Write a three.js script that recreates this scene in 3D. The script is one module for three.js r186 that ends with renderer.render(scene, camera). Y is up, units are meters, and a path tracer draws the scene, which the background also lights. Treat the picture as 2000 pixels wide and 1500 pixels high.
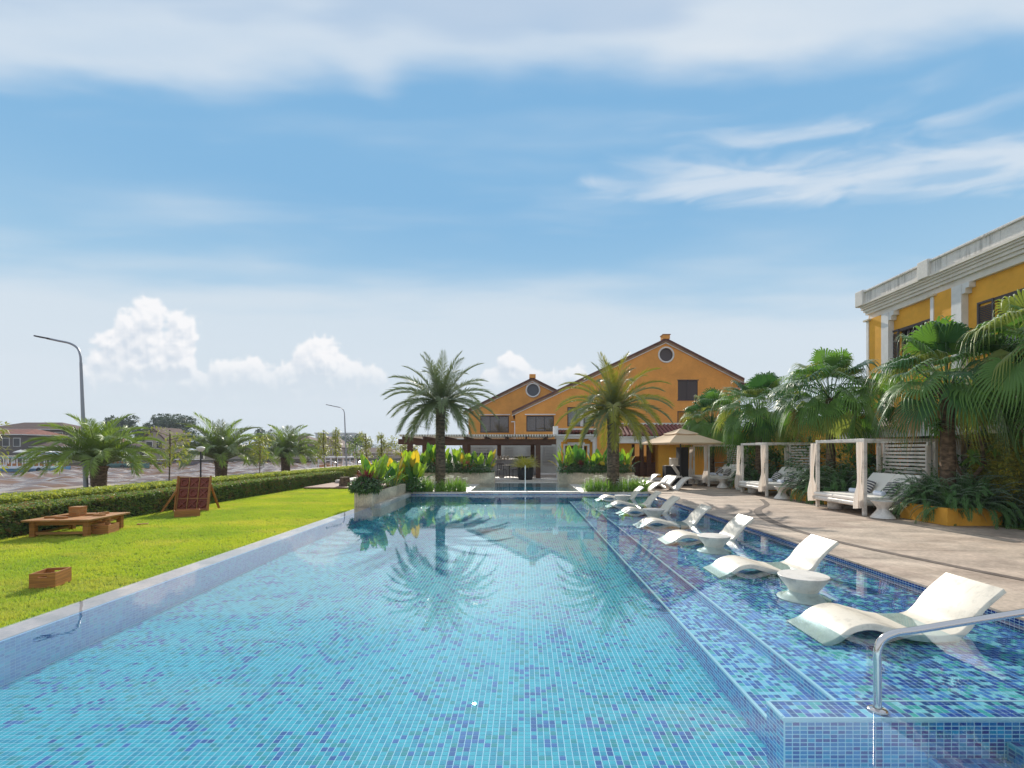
import * as THREE from 'three';
import { mergeGeometries, toCreasedNormals } from 'three/addons/utils/BufferGeometryUtils.js';
import { RoundedBoxGeometry } from 'three/addons/geometries/RoundedBoxGeometry.js';

// ---------------------------------------------------------------- camera, sky, sun, exposure
const scene = new THREE.Scene();
const CAM_H = 1.75, F = 960, VX = 1024, VY = 882;            // eye height above the water, focal length and principal point in 2000 x 1500 pixels
const camera = new THREE.PerspectiveCamera(2 * Math.atan(750 / F) * 180 / Math.PI, 4 / 3, 0.05, 4000);
camera.position.set(0, CAM_H, 0);
camera.lookAt(0, CAM_H, -10);
camera.setViewOffset(2000, 1500, 1000 - VX, 750 - VY, 2000, 1500);
camera.updateProjectionMatrix();
const renderer = new THREE.WebGLRenderer({ antialias: true });
renderer.setSize(1024, 768);
renderer.toneMapping = THREE.LinearToneMapping;
renderer.toneMappingExposure = 1.2;
renderer.shadowMap.enabled = true;
const SUN_TO = new THREE.Vector3(-0.1, 0.512, -1).normalize();
const sun = new THREE.DirectionalLight(new THREE.Color(1.0, 0.93, 0.82), 4.6);
sun.position.copy(SUN_TO).multiplyScalar(80).add(new THREE.Vector3(0, 0, -15));
sun.target.position.set(0, 0, -15);
sun.shadow.radius = 0.6;
sun.castShadow = true;
sun.shadow.mapSize.set(4096, 4096);
Object.assign(sun.shadow.camera, { left: -60, right: 60, top: 60, bottom: -60, near: 1, far: 260 });
scene.add(sun, sun.target);

// ---------------------------------------------------------------- random numbers and noise
function rng(seed) { let a = seed >>> 0; return () => { a = (a + 0x6D2B79F5) | 0; let t = Math.imul(a ^ (a >>> 15), 1 | a); t = (t + Math.imul(t ^ (t >>> 7), 61 | t)) ^ t; return ((t ^ (t >>> 14)) >>> 0) / 4294967296; }; }
const R0 = rng(7);
const HASH = new Float32Array(65536); { const r = rng(99); for (let i = 0; i < 65536; i++) HASH[i] = r(); }
const h2 = (x, y) => HASH[((x & 255) << 8 | (y & 255))];
function vn(x, y, px = 256, py = px) {                       // value noise, periodic
  const xi = Math.floor(x), yi = Math.floor(y); let fx = x - xi, fy = y - yi;
  fx = fx * fx * (3 - 2 * fx); fy = fy * fy * (3 - 2 * fy);
  const x0 = ((xi % px) + px) % px, x1 = (x0 + 1) % px, y0 = ((yi % py) + py) % py, y1 = (y0 + 1) % py;
  const a = h2(x0, y0), b = h2(x1, y0), c = h2(x0, y1), d = h2(x1, y1);
  return a + (b - a) * fx + (c - a) * fy + (a - b - c + d) * fx * fy;
}
function vf(x, y) {                                          // the same with period 256, faster
  const xi = Math.floor(x), yi = Math.floor(y); let fx = x - xi, fy = y - yi; fx = fx * fx * (3 - 2 * fx); fy = fy * fy * (3 - 2 * fy);
  const x0 = (xi & 255) << 8, x1 = ((xi + 1) & 255) << 8, y0 = yi & 255, y1 = (yi + 1) & 255, a = HASH[x0 | y0], b = HASH[x1 | y0], c = HASH[x0 | y1], d = HASH[x1 | y1];
  return a + (b - a) * fx + (c - a) * fy + (a - b - c + d) * fx * fy;
}
function fbm(x, y, o = 5, px = 256, py = px) {
  if (px === 256 && py === 256) { let s = 0, a = 0.5, n = 0; for (let i = 0; i < o; i++) { s += a * vf(x + i * 17.3, y + i * 9.7); n += a; a *= 0.5; x *= 2; y *= 2; } return s / n; }
  let s = 0, a = 0.5, n = 0; for (let i = 0; i < o; i++) { s += a * vn(x + i * 17.3 * (px === 256 ? 1 : 0), y + i * 9.7 * (px === 256 ? 1 : 0), px, py); n += a; a *= 0.5; x *= 2; y *= 2; px = Math.min(256, px * 2); py = Math.min(256, py * 2); } return s / n; }
const ss = (a, b, x) => { const t = Math.min(1, Math.max(0, (x - a) / (b - a))); return t * t * (3 - 2 * t); };
const mixN = (a, b, t) => a + (b - a) * t;
const lin = (c) => { c /= 255; return c <= 0.04045 ? c / 12.92 : ((c + 0.055) / 1.055) ** 2.4; };
const L3 = (r, g, b) => [lin(r), lin(g), lin(b)];
const mix3 = (a, b, t) => [a[0] + (b[0] - a[0]) * t, a[1] + (b[1] - a[1]) * t, a[2] + (b[2] - a[2]) * t];

// ---------------------------------------------------------------- the sky: blue air, a high veil, wisps and cumulus
{
  const W = 4096, H = 2048, data = new Float32Array(W * H * 4), K = 1 / renderer.toneMappingExposure;
  const BLUE_HI = L3(118, 172, 218), BLUE = L3(134, 184, 224), PALE = L3(166, 204, 231), HOR = L3(216, 227, 236), VEIL = L3(222, 231, 240), VEIL2 = L3(198, 213, 231), CUM = L3(250, 250, 252), CUMS = L3(214, 223, 234), WISP = L3(216, 228, 238);
  const puff = [];
  const cloud = (seed, list) => { const r = rng(seed); for (const [px, py, rad, n, sx, sy] of list) for (let i = 0; i < n; i++) puff.push([(px + (r() - 0.5) * sx - VX) / F, (VY - (py + (r() - 0.5) * sy)) / F, rad * (0.7 + 0.6 * r()) / F]); };
  cloud(3, [[275, 632, 42, 3, 50, 30], [345, 636, 32, 3, 50, 30], [240, 668, 40, 4, 80, 30], [320, 672, 34, 3, 80, 24], [260, 710, 34, 5, 150, 30], [215, 740, 26, 4, 100, 20], [350, 712, 22, 3, 50, 16]]);
  cloud(5, [[622, 706, 42, 4, 50, 20], [600, 738, 38, 7, 170, 18], [480, 744, 34, 7, 150, 14], [440, 730, 28, 3, 40, 14], [340, 754, 26, 5, 120, 10], [700, 742, 34, 4, 70, 16]]);
  cloud(8, [[985, 742, 36, 4, 60, 24], [1003, 716, 26, 3, 24, 12], [1085, 750, 34, 4, 70, 16], [1120, 732, 24, 3, 36, 12]]);
  const dens = (gx, gy, n) => { let d = -1; for (const p of puff) { const dy = gy - p[1], k = 1 - Math.hypot(gx - p[0], dy * (dy < 0 ? 0.7 : 1)) / p[2]; if (k > -0.6) d = d < -0.9 ? k : Math.max(d, k) + 0.08 * Math.max(0, Math.min(d, k) + 0.3); } return d + n; };
  const veilEdge = (a) => 1.34 - 0.12 * ss(0.25, 1.2, a) + 0.09 * (fbm(a * 2.2 + 40, 3.1, 4) - 0.5) + 0.05 * Math.exp(-(((a + 0.40) / 0.06) ** 2));
  for (let j = 0; j < H; j++) {
    const el = ((j + 0.5) / H - 0.5) * Math.PI, y = Math.sin(el), c = Math.cos(el);
    for (let i = 0; i < W; i++) {
      const o = (j * W + i) * 4;
      if (y < -0.02) { data[o] = 0.26 * K; data[o + 1] = 0.28 * K; data[o + 2] = 0.29 * K; data[o + 3] = 1; continue; }
      const phi = ((i + 0.5) / W - 0.5) * 2 * Math.PI, x = c * Math.cos(phi), z = c * Math.sin(phi);
      const yy = Math.max(y, 0.004), a = x / yy, b = -z / yy, rad = Math.hypot(a, b), e = Math.max(0, el);
      // clear air
      let col = mix3(HOR, PALE, ss(0.04, 0.3, e)); col = mix3(col, BLUE, ss(0.22, 0.48, e)); col = mix3(col, BLUE_HI, ss(0.45, 0.9, e));
      // thin high streaks everywhere
      const st = fbm(a * 0.9 + 60, b * 3.4 + 20, 5); col = mix3(col, WISP, 0.2 * ss(0.58, 0.88, st) * ss(7, 2.5, rad));
      // the veil overhead
      const ed = veilEdge(a), dist = b, v = ss(ed + 0.07, ed - 0.08 - 0.14 * fbm(a * 3, 7, 3), dist + 0.16 * (fbm(a * 2.6 + 11 + 1.5 * b, b * 7.5 - 0.8 * a, 6) - 0.5));
      if (v > 0) { const s2 = fbm(a * 1.3 + 5, b * 4.5 + 2, 5); col = mix3(col, mix3(VEIL2, VEIL, ss(0.35, 0.62, s2 + 0.35 * ss(0.3, 0.0, ed - dist))), v * (0.62 + 0.4 * fbm(a * 2, b * 5, 5))); }
      // wisps (front right), written on the same high plane
      const wx = a, wb = b, w1 = Math.exp(-(((wx - 1.05) / 0.75) ** 2) - (((wb - 1.62 + 0.10 * (wx - 1)) / 0.20) ** 2)), w2 = Math.exp(-(((wx - 0.85) / 0.42) ** 2) - (((wb - 1.9) / 0.14) ** 2)), w3 = Math.exp(-(((wx - 1.55) / 0.5) ** 2) - (((wb - 1.78) / 0.17) ** 2)), w4 = 0.6 * Math.exp(-(((wx - 2.2) / 0.4) ** 2) - (((wb - 1.88) / 0.1) ** 2)), w5 = 0.55 * Math.exp(-(((wx - 0.26) / 0.13) ** 2) - (((wb - 1.83) / 0.05) ** 2));
      const wm = Math.min(1, w1 + w2 + w3 + w4 + w5);
      if (wm > 0.02) { const q = fbm(wx * 2.8 + 1.6 * fbm(wx * 3, wb * 4, 3), wb * 7 + 2.2 * fbm(wx * 1.6 + 9, wb * 3, 3) + 1.4 * wx, 6); col = mix3(col, mix3(VEIL, CUM, 0.2), 0.72 * ss(0.28, 0.8, q * (0.40 + 0.78 * wm))); }
      // low bank of thin cloud towards the horizon
      const lo = ss(2.0 + 0.5 * ss(-1.6, 0.2, a / Math.max(1, b) * 2.6) - 0.25 * ss(0.1, 1.4, a / Math.max(1, b) * 2.6), 3.4 + 0.5 * ss(-1.6, 0.2, a / Math.max(1, b) * 2.6), rad * (b > 0 ? b / rad : 1) + 1.6 * (fbm(a * 0.8 + 9, b * 1.6 + 4, 6) - 0.5));
      const g3 = fbm(a * 0.35 + 30, b * 0.5 + 8, 5); col = mix3(col, mix3(HOR, VEIL, 0.35 + 0.9 * (g3 - 0.3)), lo * 0.82);
      // cumulus near the horizon
      if (z < 0 && e < 0.45) {
        const gx = x / -z, gy = y / -z;
        if (gx > -0.95 && gx < 0.16 && gy > 0.08 && gy < 0.36) {
          const nz = (u, v) => 1.5 * (fbm(u * 16 + 3, v * 18, 6) - 0.5) - 0.5 * (Math.abs(vf(u * 60 + 5, v * 60) - 0.5) + 0.5 * Math.abs(vf(u * 125 + 9, v * 125) - 0.5) - 0.3), d0 = dens(gx, gy, nz(gx, gy));
          if (d0 > 0) { const d1 = dens(gx + 0.004, gy + 0.012, nz(gx + 0.004, gy + 0.012)), al = ss(0.0, 0.38, d0) * (0.2 + 0.78 * ss(0.115, 0.2, gy)), sh = Math.max(0, Math.min(1, 0.62 + 1.5 * (d0 - d1) - 0.25 * ss(0.2, 0.9, d0) + 2.2 * (gy - 0.2))); col = mix3(col, mix3(CUMS, CUM, sh), al); }
        }
      }
      if (e < 0.3) {                                        // the same kind of cumulus round the rest of the horizon
        const n = fbm(phi * 9 + 50, e * 24 + 3, 6, 256), band = Math.exp(-(((e - 0.12) / 0.07) ** 2)), out = z < 0 && Math.abs(x / -z) < 1.15 ? 0 : 1;
        if (out) { const k = ss(0.52, 0.62, n * (0.55 + 0.5 * band)); col = mix3(col, mix3(CUMS, CUM, fbm(phi * 22, e * 60, 4)), k * 0.85); }
      }
      data[o] = col[0] * K; data[o + 1] = col[1] * K; data[o + 2] = col[2] * K; data[o + 3] = 1;
    }
  }
  const sky = new THREE.DataTexture(data, W, H, THREE.RGBAFormat, THREE.FloatType);
  sky.mapping = THREE.EquirectangularReflectionMapping; sky.magFilter = THREE.LinearFilter; sky.needsUpdate = true;
  scene.background = sky; scene.environment = sky;
}

// ---------------------------------------------------------------- helpers
const V = (x, y, d) => new THREE.Vector3(x, y, -d);          // across, up, distance in front of the camera
const XP = (px, d) => (px - VX) * d / F, YP = (py, d) => CAM_H - (py - VY) * d / F;   // a pixel's direction at a distance taken from what the thing touches
const used = {};
const uniq = (n) => { if (!(n in used)) { used[n] = 0; return n; } used[n]++; return n + '_' + String(used[n]).padStart(3, '0'); };
function tag(o, label, category, group, kind) { o.userData.label = label; if (category) o.userData.category = category; if (group) o.userData.group = group; if (kind) o.userData.kind = kind; return o; }
function thing(name, label, category, x = 0, y = 0, d = 0, turn = 0, group) { const o = new THREE.Group(); o.name = uniq(name); o.position.set(x, y, -d); o.rotation.y = turn; tag(o, label, category, group); scene.add(o); return o; }
function single(name, geo, mat, label, category, group) { const o = new THREE.Mesh(geo, mat); o.name = uniq(name); tag(o, label, category, group); scene.add(o); return o; }
function part(name, geo, mat, parent) { const o = new THREE.Mesh(geo, mat); o.name = name; parent.add(o); return o; }
function struct(name, geo, mat, label) { const o = geo ? new THREE.Mesh(geo, mat) : new THREE.Group(); o.name = uniq(name); o.userData.kind = 'structure'; if (label) o.userData.label = label; scene.add(o); return o; }
function copyOf(src, x, y, d, turn, label) { const c = src.clone(); c.name = uniq(src.userData.baseName || src.name.replace(/_\d{3}$/, '')); c.position.set(x, y, -d); c.rotation.y = turn; c.userData = { ...src.userData }; if (label) c.userData.label = label; scene.add(c); return c; }
function muv(g) {                                            // uv in metres, by the axis each face looks along most
  g = g.index ? g.toNonIndexed() : g; if (!g.attributes.normal) g.computeVertexNormals();
  const p = g.attributes.position, n = p.count, uv = new Float32Array(n * 2), a = new THREE.Vector3(), b = new THREE.Vector3(), c = new THREE.Vector3();
  for (let i = 0; i < n; i += 3) {
    a.fromBufferAttribute(p, i); b.fromBufferAttribute(p, i + 1).sub(a); c.fromBufferAttribute(p, i + 2).sub(a); b.cross(c);
    const ax = Math.abs(b.x), ay = Math.abs(b.y), az = Math.abs(b.z);
    for (let k = 0; k < 3; k++) { const j = i + k, X = p.getX(j), Y = p.getY(j), Z = p.getZ(j); const [u, v] = ay >= ax && ay >= az ? [X, Z] : ax >= az ? [Z, Y] : [X, Y]; uv[j * 2] = u; uv[j * 2 + 1] = v; }
  }
  g.setAttribute('uv', new THREE.BufferAttribute(uv, 2)); return g;
}
function mg(list) { return mergeGeometries(list.map((g) => { g = g.index ? g.toNonIndexed() : g; for (const k of Object.keys(g.attributes)) if (!['position', 'normal', 'uv'].includes(k)) g.deleteAttribute(k); return g; })); }
function bx(x0, x1, y0, y1, d0, d1) { const g = new THREE.BoxGeometry(x1 - x0, y1 - y0, d1 - d0); g.translate((x0 + x1) / 2, (y0 + y1) / 2, -(d0 + d1) / 2); return muv(g); }
function rb(x0, x1, y0, y1, d0, d1, r = 0.01, s = 2) { const w = x1 - x0, h = y1 - y0, l = d1 - d0; const g = new RoundedBoxGeometry(w, h, l, s, Math.min(r, w / 2.01, h / 2.01, l / 2.01)); g.translate((x0 + x1) / 2, (y0 + y1) / 2, -(d0 + d1) / 2); return muvKeep(g); }
function muvKeep(g) { const h = g.index ? g.toNonIndexed() : g; const nrm = h.attributes.normal.clone(); const q = muv(h); q.setAttribute('normal', nrm); return q; }
function tube(pts, r, seg = 24, rs = 8, closed = false) { return muvKeep(new THREE.TubeGeometry(new THREE.CatmullRomCurve3(pts, closed), seg, r, rs, closed)); }
function bar(a, b, w, h) { const g = new THREE.BoxGeometry(w, h, a.distanceTo(b)); const m = new THREE.Matrix4().lookAt(a, b, new THREE.Vector3(0, 1, 0.0001)); m.setPosition(a.clone().add(b).multiplyScalar(0.5)); g.applyMatrix4(m); return muv(g); }
function rod(a, b, r, rs = 8, r2 = r) { const l = a.distanceTo(b), g = new THREE.CylinderGeometry(r2, r, l, rs); g.translate(0, l / 2, 0); g.applyMatrix4(new THREE.Matrix4().makeRotationFromQuaternion(new THREE.Quaternion().setFromUnitVectors(new THREE.Vector3(0, 1, 0), b.clone().sub(a).normalize()))); g.translate(a.x, a.y, a.z); return muvKeep(g); }
function lathe(pts, seg = 48) { return muvKeep(new THREE.LatheGeometry(pts.map((p) => new THREE.Vector2(p[0], p[1])), seg)); }
function extrude(outline, depth, holes = [], bevel = 0) {    // outline in (x, y); thickness runs away from the camera
  const s = new THREE.Shape(outline.map((p) => new THREE.Vector2(p[0], p[1])));
  for (const h of holes) s.holes.push(h.isPath ? h : new THREE.Path(h.map((p) => new THREE.Vector2(p[0], p[1]))));
  const g = new THREE.ExtrudeGeometry(s, { depth, bevelEnabled: bevel > 0, bevelSize: bevel, bevelThickness: bevel, bevelSegments: 2, curveSegments: 24 });
  g.translate(0, 0, -depth); return muv(g);
}
const circle = (x, y, r) => { const p = new THREE.Path(); p.absarc(x, y, r, 0, Math.PI * 2, true); p.isPath = true; return p; };
const rect = (x0, x1, y0, y1) => [[x0, y0], [x1, y0], [x1, y1], [x0, y1]];
class Mesher {                                               // loose triangles and strips for leaves
  constructor() { this.p = []; this.i = []; }
  v(x, y, z) { this.p.push(x, y, z); return this.p.length / 3 - 1; }
  vv(q) { return this.v(q.x, q.y, q.z); }
  t(a, b, c) { this.i.push(a, b, c); }
  q(a, b, c, d) { this.i.push(a, b, c, a, c, d); }
  geo() { const g = new THREE.BufferGeometry(); g.setAttribute('position', new THREE.Float32BufferAttribute(this.p, 3)); g.setIndex(this.i); g.computeVertexNormals(); return g; }
}

// ---------------------------------------------------------------- textures (what surfaces are made of) and materials
function tex(n, fn, metres, srgb = true, m = n) {
  const d = new Uint8Array(n * m * 4);
  for (let j = 0; j < m; j++) for (let i = 0; i < n; i++) { const c = fn(i / n, j / m), o = (j * n + i) * 4; d[o] = Math.max(0, Math.min(255, c[0])); d[o + 1] = Math.max(0, Math.min(255, c[1])); d[o + 2] = Math.max(0, Math.min(255, c[2])); d[o + 3] = 255; }
  const t = new THREE.DataTexture(d, n, m); t.wrapS = t.wrapT = THREE.RepeatWrapping; t.magFilter = THREE.LinearFilter; t.minFilter = THREE.LinearMipmapLinearFilter; t.generateMipmaps = true;
  if (srgb) t.colorSpace = THREE.SRGBColorSpace; t.repeat.set(1 / metres, 1 / (Array.isArray(metres) ? metres[1] : metres)); if (Array.isArray(metres)) t.repeat.set(1 / metres[0], 1 / metres[1]); t.needsUpdate = true; return t;
}
const grey = (v) => [v, v, v];
const bumpFine = tex(512, (u, v) => grey(255 * (0.5 * fbm(u * 24, v * 24, 4, 24) + 0.5 * fbm(u * 90, v * 90, 2, 90))), 1.5, false);
const bumpGrain = tex(256, (u, v) => grey(255 * fbm(u * 40, v * 40, 3, 40)), 0.5, false);
const stuccoTone = tex(1024, (u, v) => { const a = fbm(u * 6, v * 6, 6, 6), b = fbm(u * 40, v * 40, 3, 40), w = 238 + 22 * (a - 0.5) * 1.4 + 14 * (b - 0.5); return grey(w); }, 4);
const stoneTone = tex(1024, (u, v) => { const a = fbm(u * 5, v * 9, 6, 5, 9), b = fbm(u * 60, v * 60, 3, 60), c = fbm(u * 3 + 0, v * 3, 4, 3), k = 222 + 80 * (a - 0.5) + 50 * (b - 0.5), s = ss(0.56, 0.72, c) * 14; return [k - s * 0.7, k - s * 0.9, k - s]; }, 2.6);
const weather = tex(1024, (u, v) => { const a = fbm(u * 5, v * 5, 6, 5), drip = fbm(u * 60, v * 3, 4, 60, 3), k = 236 - 55 * ss(0.52, 0.78, 0.5 * a + 0.55 * drip) + 18 * (fbm(u * 80, v * 80, 2, 80) - 0.5); return [k, k * 0.985, k * 0.96]; }, 3);
const woodTone = tex(512, (u, v) => { const g = fbm(u * 4 + 0.0, v * 48, 5, 4, 48), h = fbm(u * 10, v * 120, 3, 10, 120), k = 176 + 80 * (g - 0.5) + 46 * (h - 0.5); return [k, k * 0.97, k * 0.93]; }, [1.2, 0.6]);
const barkTone = tex(512, (u, v) => { const g = fbm(u * 10, v * 22, 5, 10, 22), k = 160 + 170 * (g - 0.5); return [k, k * 0.98, k * 0.94]; }, [1, 1]);
const plasticTone = tex(512, (u, v) => { const a = fbm(u * 5, v * 5, 6, 5), b = fbm(u * 30, v * 30, 4, 30), k = 240 - 34 * ss(0.5, 0.75, a) - 16 * ss(0.55, 0.8, b); return [k, k * 0.992, k * 0.975]; }, 1.1);
const leafTone = tex(256, (u, v) => grey(190 + 110 * (fbm(u * 8, v * 8, 4, 8) - 0.5)), 0.4);
const lin3 = (r, g, b) => new THREE.Color().setRGB(r, g, b);
const S = (r, g, b) => new THREE.Color().setRGB(lin(r), lin(g), lin(b));
const M = (color, roughness = 0.8, extra = {}) => new THREE.MeshPhysicalMaterial({ color, roughness, ...extra });
const LEAF = (color, through = 0.42, gloss = 0.35) => new THREE.MeshPhysicalMaterial({ color, roughness: 1, transmission: through, thickness: 0, side: THREE.DoubleSide, clearcoat: gloss, clearcoatRoughness: 0.35 });
const mats = {
  yellow: M(S(250, 182, 68), 0.9, { map: stuccoTone, bumpMap: bumpFine, bumpScale: 0.004 }),
  orange: M(S(238, 166, 84), 0.9, { map: stuccoTone, bumpMap: bumpFine, bumpScale: 0.004 }),
  white: M(S(240, 236, 232), 0.75, { map: stuccoTone, bumpMap: bumpFine, bumpScale: 0.002 }),
  parapet: M(S(244, 240, 236), 0.9, { map: weather, bumpMap: bumpFine, bumpScale: 0.004 }),
  cornice: M(S(240, 230, 216), 0.8, { map: stuccoTone }),
  cream: M(S(242, 224, 196), 0.85, { map: stoneTone, bumpMap: bumpFine, bumpScale: 0.003 }),
  deck: [M(S(206, 185, 166), 0.72, { map: stoneTone, bumpMap: bumpFine, bumpScale: 0.004 }), M(S(199, 178, 160), 0.75, { map: stoneTone, bumpMap: bumpFine, bumpScale: 0.004 }), M(S(212, 192, 172), 0.7, { map: stoneTone, bumpMap: bumpFine, bumpScale: 0.004 })],
  mortar: M(S(120, 104, 92), 0.95),
  inlay: M(S(122, 108, 98), 0.8, { map: stoneTone, bumpMap: bumpFine, bumpScale: 0.006 }),
  coping: M(S(240, 230, 220), 0.6, { map: stoneTone, bumpMap: bumpFine, bumpScale: 0.002 }),
  plastic: M(S(238, 228, 212), 0.42, { map: plasticTone, bumpMap: bumpGrain, bumpScale: 0.0006 }),
  plasticClean: M(S(238, 232, 226), 0.4, { map: plasticTone }),
  frame: M(S(240, 234, 228), 0.5, { map: plasticTone }),
  cloth: M(S(246, 238, 228), 0.95, { bumpMap: bumpGrain, bumpScale: 0.001, sheen: 0.2 }),
  curtain: new THREE.MeshPhysicalMaterial({ color: S(238, 228, 218), roughness: 1, transmission: 0.3, thickness: 0, side: THREE.DoubleSide }),
  steel: M(S(215, 208, 205), 0.16, { metalness: 1 }),
  darkMetal: M(S(60, 58, 62), 0.5, { metalness: 0.3 }),
  lampMetal: M(S(150, 152, 160), 0.45, { metalness: 0.6 }),
  darkFrame: M(S(70, 60, 58), 0.6),
  shutter: M(S(84, 76, 78), 0.65),
  glass: new THREE.MeshPhysicalMaterial({ color: S(235, 240, 244), roughness: 0.02, transmission: 1, thickness: 0, ior: 1.6 }),
  room: M(S(186, 174, 160), 0.95),
  dark: M(S(46, 44, 46), 0.8),
  wood: M(S(242, 164, 86), 0.6, { map: woodTone, bumpMap: bumpGrain, bumpScale: 0.001 }),
  wood2: M(S(248, 184, 112), 0.6, { map: woodTone, bumpMap: bumpGrain, bumpScale: 0.001 }),
  redwood: M(S(190, 92, 68), 0.55, { map: woodTone, bumpMap: bumpGrain, bumpScale: 0.001 }),
  pergola: M(S(138, 98, 80), 0.75, { map: woodTone, bumpMap: bumpGrain, bumpScale: 0.002 }),
  slat: M(S(250, 244, 234), 0.7),
  roofTile: M(S(150, 82, 70), 0.8, { map: stoneTone, bumpMap: bumpFine, bumpScale: 0.004 }),
  roofDark: M(S(120, 84, 74), 0.85, { map: stoneTone }),
  trunk: M(S(164, 144, 122), 0.9, { map: barkTone, bumpMap: bumpGrain, bumpScale: 0.006 }),
  trunkGrey: M(S(166, 140, 116), 0.9, { map: barkTone, bumpMap: bumpGrain, bumpScale: 0.006 }),
  soil: M(S(74, 58, 44), 1),
  canvasTan: new THREE.MeshPhysicalMaterial({ color: S(226, 196, 160), roughness: 1, transmission: 0.2, thickness: 0, side: THREE.DoubleSide }),
};

// ================================================================ THE SETTING
const LAWN_Y = -0.1, DECK_Y = 0.06, RIVER_Y = -1.6;
// river, near land, far land
{
  const g0 = new THREE.PlaneGeometry(2400, 1600, 1, 1); g0.rotateX(-Math.PI / 2); g0.translate(-800, RIVER_Y - 0.3, -700);
  const g = new THREE.PlaneGeometry(96, 150, 260, 420); g.rotateX(-Math.PI / 2); g.translate(-71, RIVER_Y, -90); const pp = g.attributes.position;
  for (let i = 0; i < pp.count; i++) { const x = pp.getX(i), z = pp.getZ(i), r1 = fbm(x * 0.3 + 7 + 0.8 * fbm(z * 0.1, x * 0.1, 2), z * 0.19 + 3, 3), r2 = fbm(x * 1.0 + 30, z * 0.5, 2); pp.setY(i, RIVER_Y - 1.0 + 1.9 * r1 + 0.2 * r2); }
  g.computeVertexNormals();
  const rg = mg([g0, g]), uv = rg.attributes.uv, p = rg.attributes.position; for (let i = 0; i < uv.count; i++) uv.setXY(i, p.getX(i), p.getZ(i));
  struct('river', rg, M(S(132, 98, 72), 0.08, { ior: 1.3 }), 'broad muddy brown river rippling in the sun');
  const earth = M(S(104, 98, 70), 1, { map: stoneTone });
  struct('ground', mg([bx(-24, 700, -2.4, LAWN_Y - 0.02, 27, 900), bx(-24, -11, -2.4, LAWN_Y - 0.02, -30, 27), bx(14.5, 700, -2.4, LAWN_Y - 0.02, -30, 27), bx(-11, 14.5, -2.4, LAWN_Y - 0.02, -30, -4)]), earth, 'flat earth round the garden');
  const bank = new THREE.Shape([[-900, -40], [-98, 40], [-96, 95], [-92, 132], [-66, 175], [-44, 235], [-24.5, 300], [-24.5, 1400], [-900, 1400]].map((q) => new THREE.Vector2(q[0], q[1])));
  const bg = new THREE.ExtrudeGeometry(bank, { depth: 2, bevelEnabled: false }); bg.rotateX(-Math.PI / 2); bg.translate(0, -2.5, 0);
  struct('far_bank', muv(bg), M(S(110, 104, 84), 1, { map: stoneTone }), 'low far bank of the river');
  struct('riverside_path', bx(-23.8, -14.4, LAWN_Y - 0.02, LAWN_Y + 0.02, -10, 160), M(S(186, 172, 156), 0.9, { map: stoneTone }), 'pale riverside path behind the clipped hedges');
}
// lawn: earth sheet and short grass
{
  const turf = tex(1024, (u, v) => { const a = fbm(u * 6, v * 6, 5, 6), b = fbm(u * 90, v * 90, 3, 90), k = 0.75 + 0.55 * (a - 0.5) + 0.6 * (b - 0.5); return [120 * k, 150 * k, 26 * k]; }, 3);
  const g = new THREE.PlaneGeometry(5.8, 30, 58, 300); g.rotateX(-Math.PI / 2); g.translate(-8.12, 0, -12);
  const p = g.attributes.position; const lawnH = (x, z) => LAWN_Y + 0.03 * (fbm(x * 0.5 + 20, z * 0.5 + 20, 3) - 0.5);
  for (let i = 0; i < p.count; i++) p.setY(i, lawnH(p.getX(i), p.getZ(i)));
  g.computeVertexNormals();
  const lawn = struct('lawn', null, null, 'bright green mown lawn between the infinity edge and the hedge');
  const turfUv = g.attributes.uv; for (let i = 0; i < turfUv.count; i++) turfUv.setXY(i, p.getX(i), p.getZ(i));
  part('turf', g, M(lin3(1, 1, 1), 1, { map: turf, bumpMap: bumpGrain, bumpScale: 0.01 }), lawn);
  const m = new Mesher(), r = rng(12);
  for (let k = 0; k < 16; k++) {
    const a = r() * 6.283, rr = 0.045 * Math.sqrt(r()), x = Math.cos(a) * rr, z = Math.sin(a) * rr, h = 0.022 + 0.02 * r(), b = r() * 6.283, w = 0.0032, lx = (r() - 0.5) * 0.03, lz = (r() - 0.5) * 0.03;
    const a0 = m.v(x - Math.cos(b) * w, 0, z - Math.sin(b) * w), a1 = m.v(x + Math.cos(b) * w, 0, z + Math.sin(b) * w), c = m.v(x + lx, h, z + lz); m.t(a0, a1, c);
  }
  const N = 46000, grass = new THREE.InstancedMesh(m.geo(), LEAF(lin3(1, 1, 1), 0.45), N), M4 = new THREE.Matrix4(), q = new THREE.Quaternion(), up = new THREE.Vector3(0, 1, 0);
  for (let k = 0; k < N; k++) {
    const d = 3.2 + 22 * r() ** 1.5, x = -5.23 - 5.76 * r() - 0.05 * (r() - 0.5), s = 0.75 + 0.6 * r() + d * 0.035;
    M4.compose(new THREE.Vector3(x, lawnH(x, -d), -d), q.setFromAxisAngle(up, r() * 6.283), new THREE.Vector3(s, s * 0.9, s)); grass.setMatrixAt(k, M4);
    const t = fbm(x * 0.9 + 4, d * 0.9, 4), y = r(); const dry = ss(0.52, 0.72, fbm(x * 0.7 + 40, d * 1.6 + 9, 4)) * 0.5; grass.setColorAt(k, lin3(0.27 + 0.3 * t + 0.1 * y + 0.22 * dry, 0.47 + 0.2 * t + 0.06 * dry, 0.03 + 0.02 * y + 0.05 * dry));
  }
  grass.name = 'grass'; grass.userData.kind = 'stuff'; lawn.add(grass);
}

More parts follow.
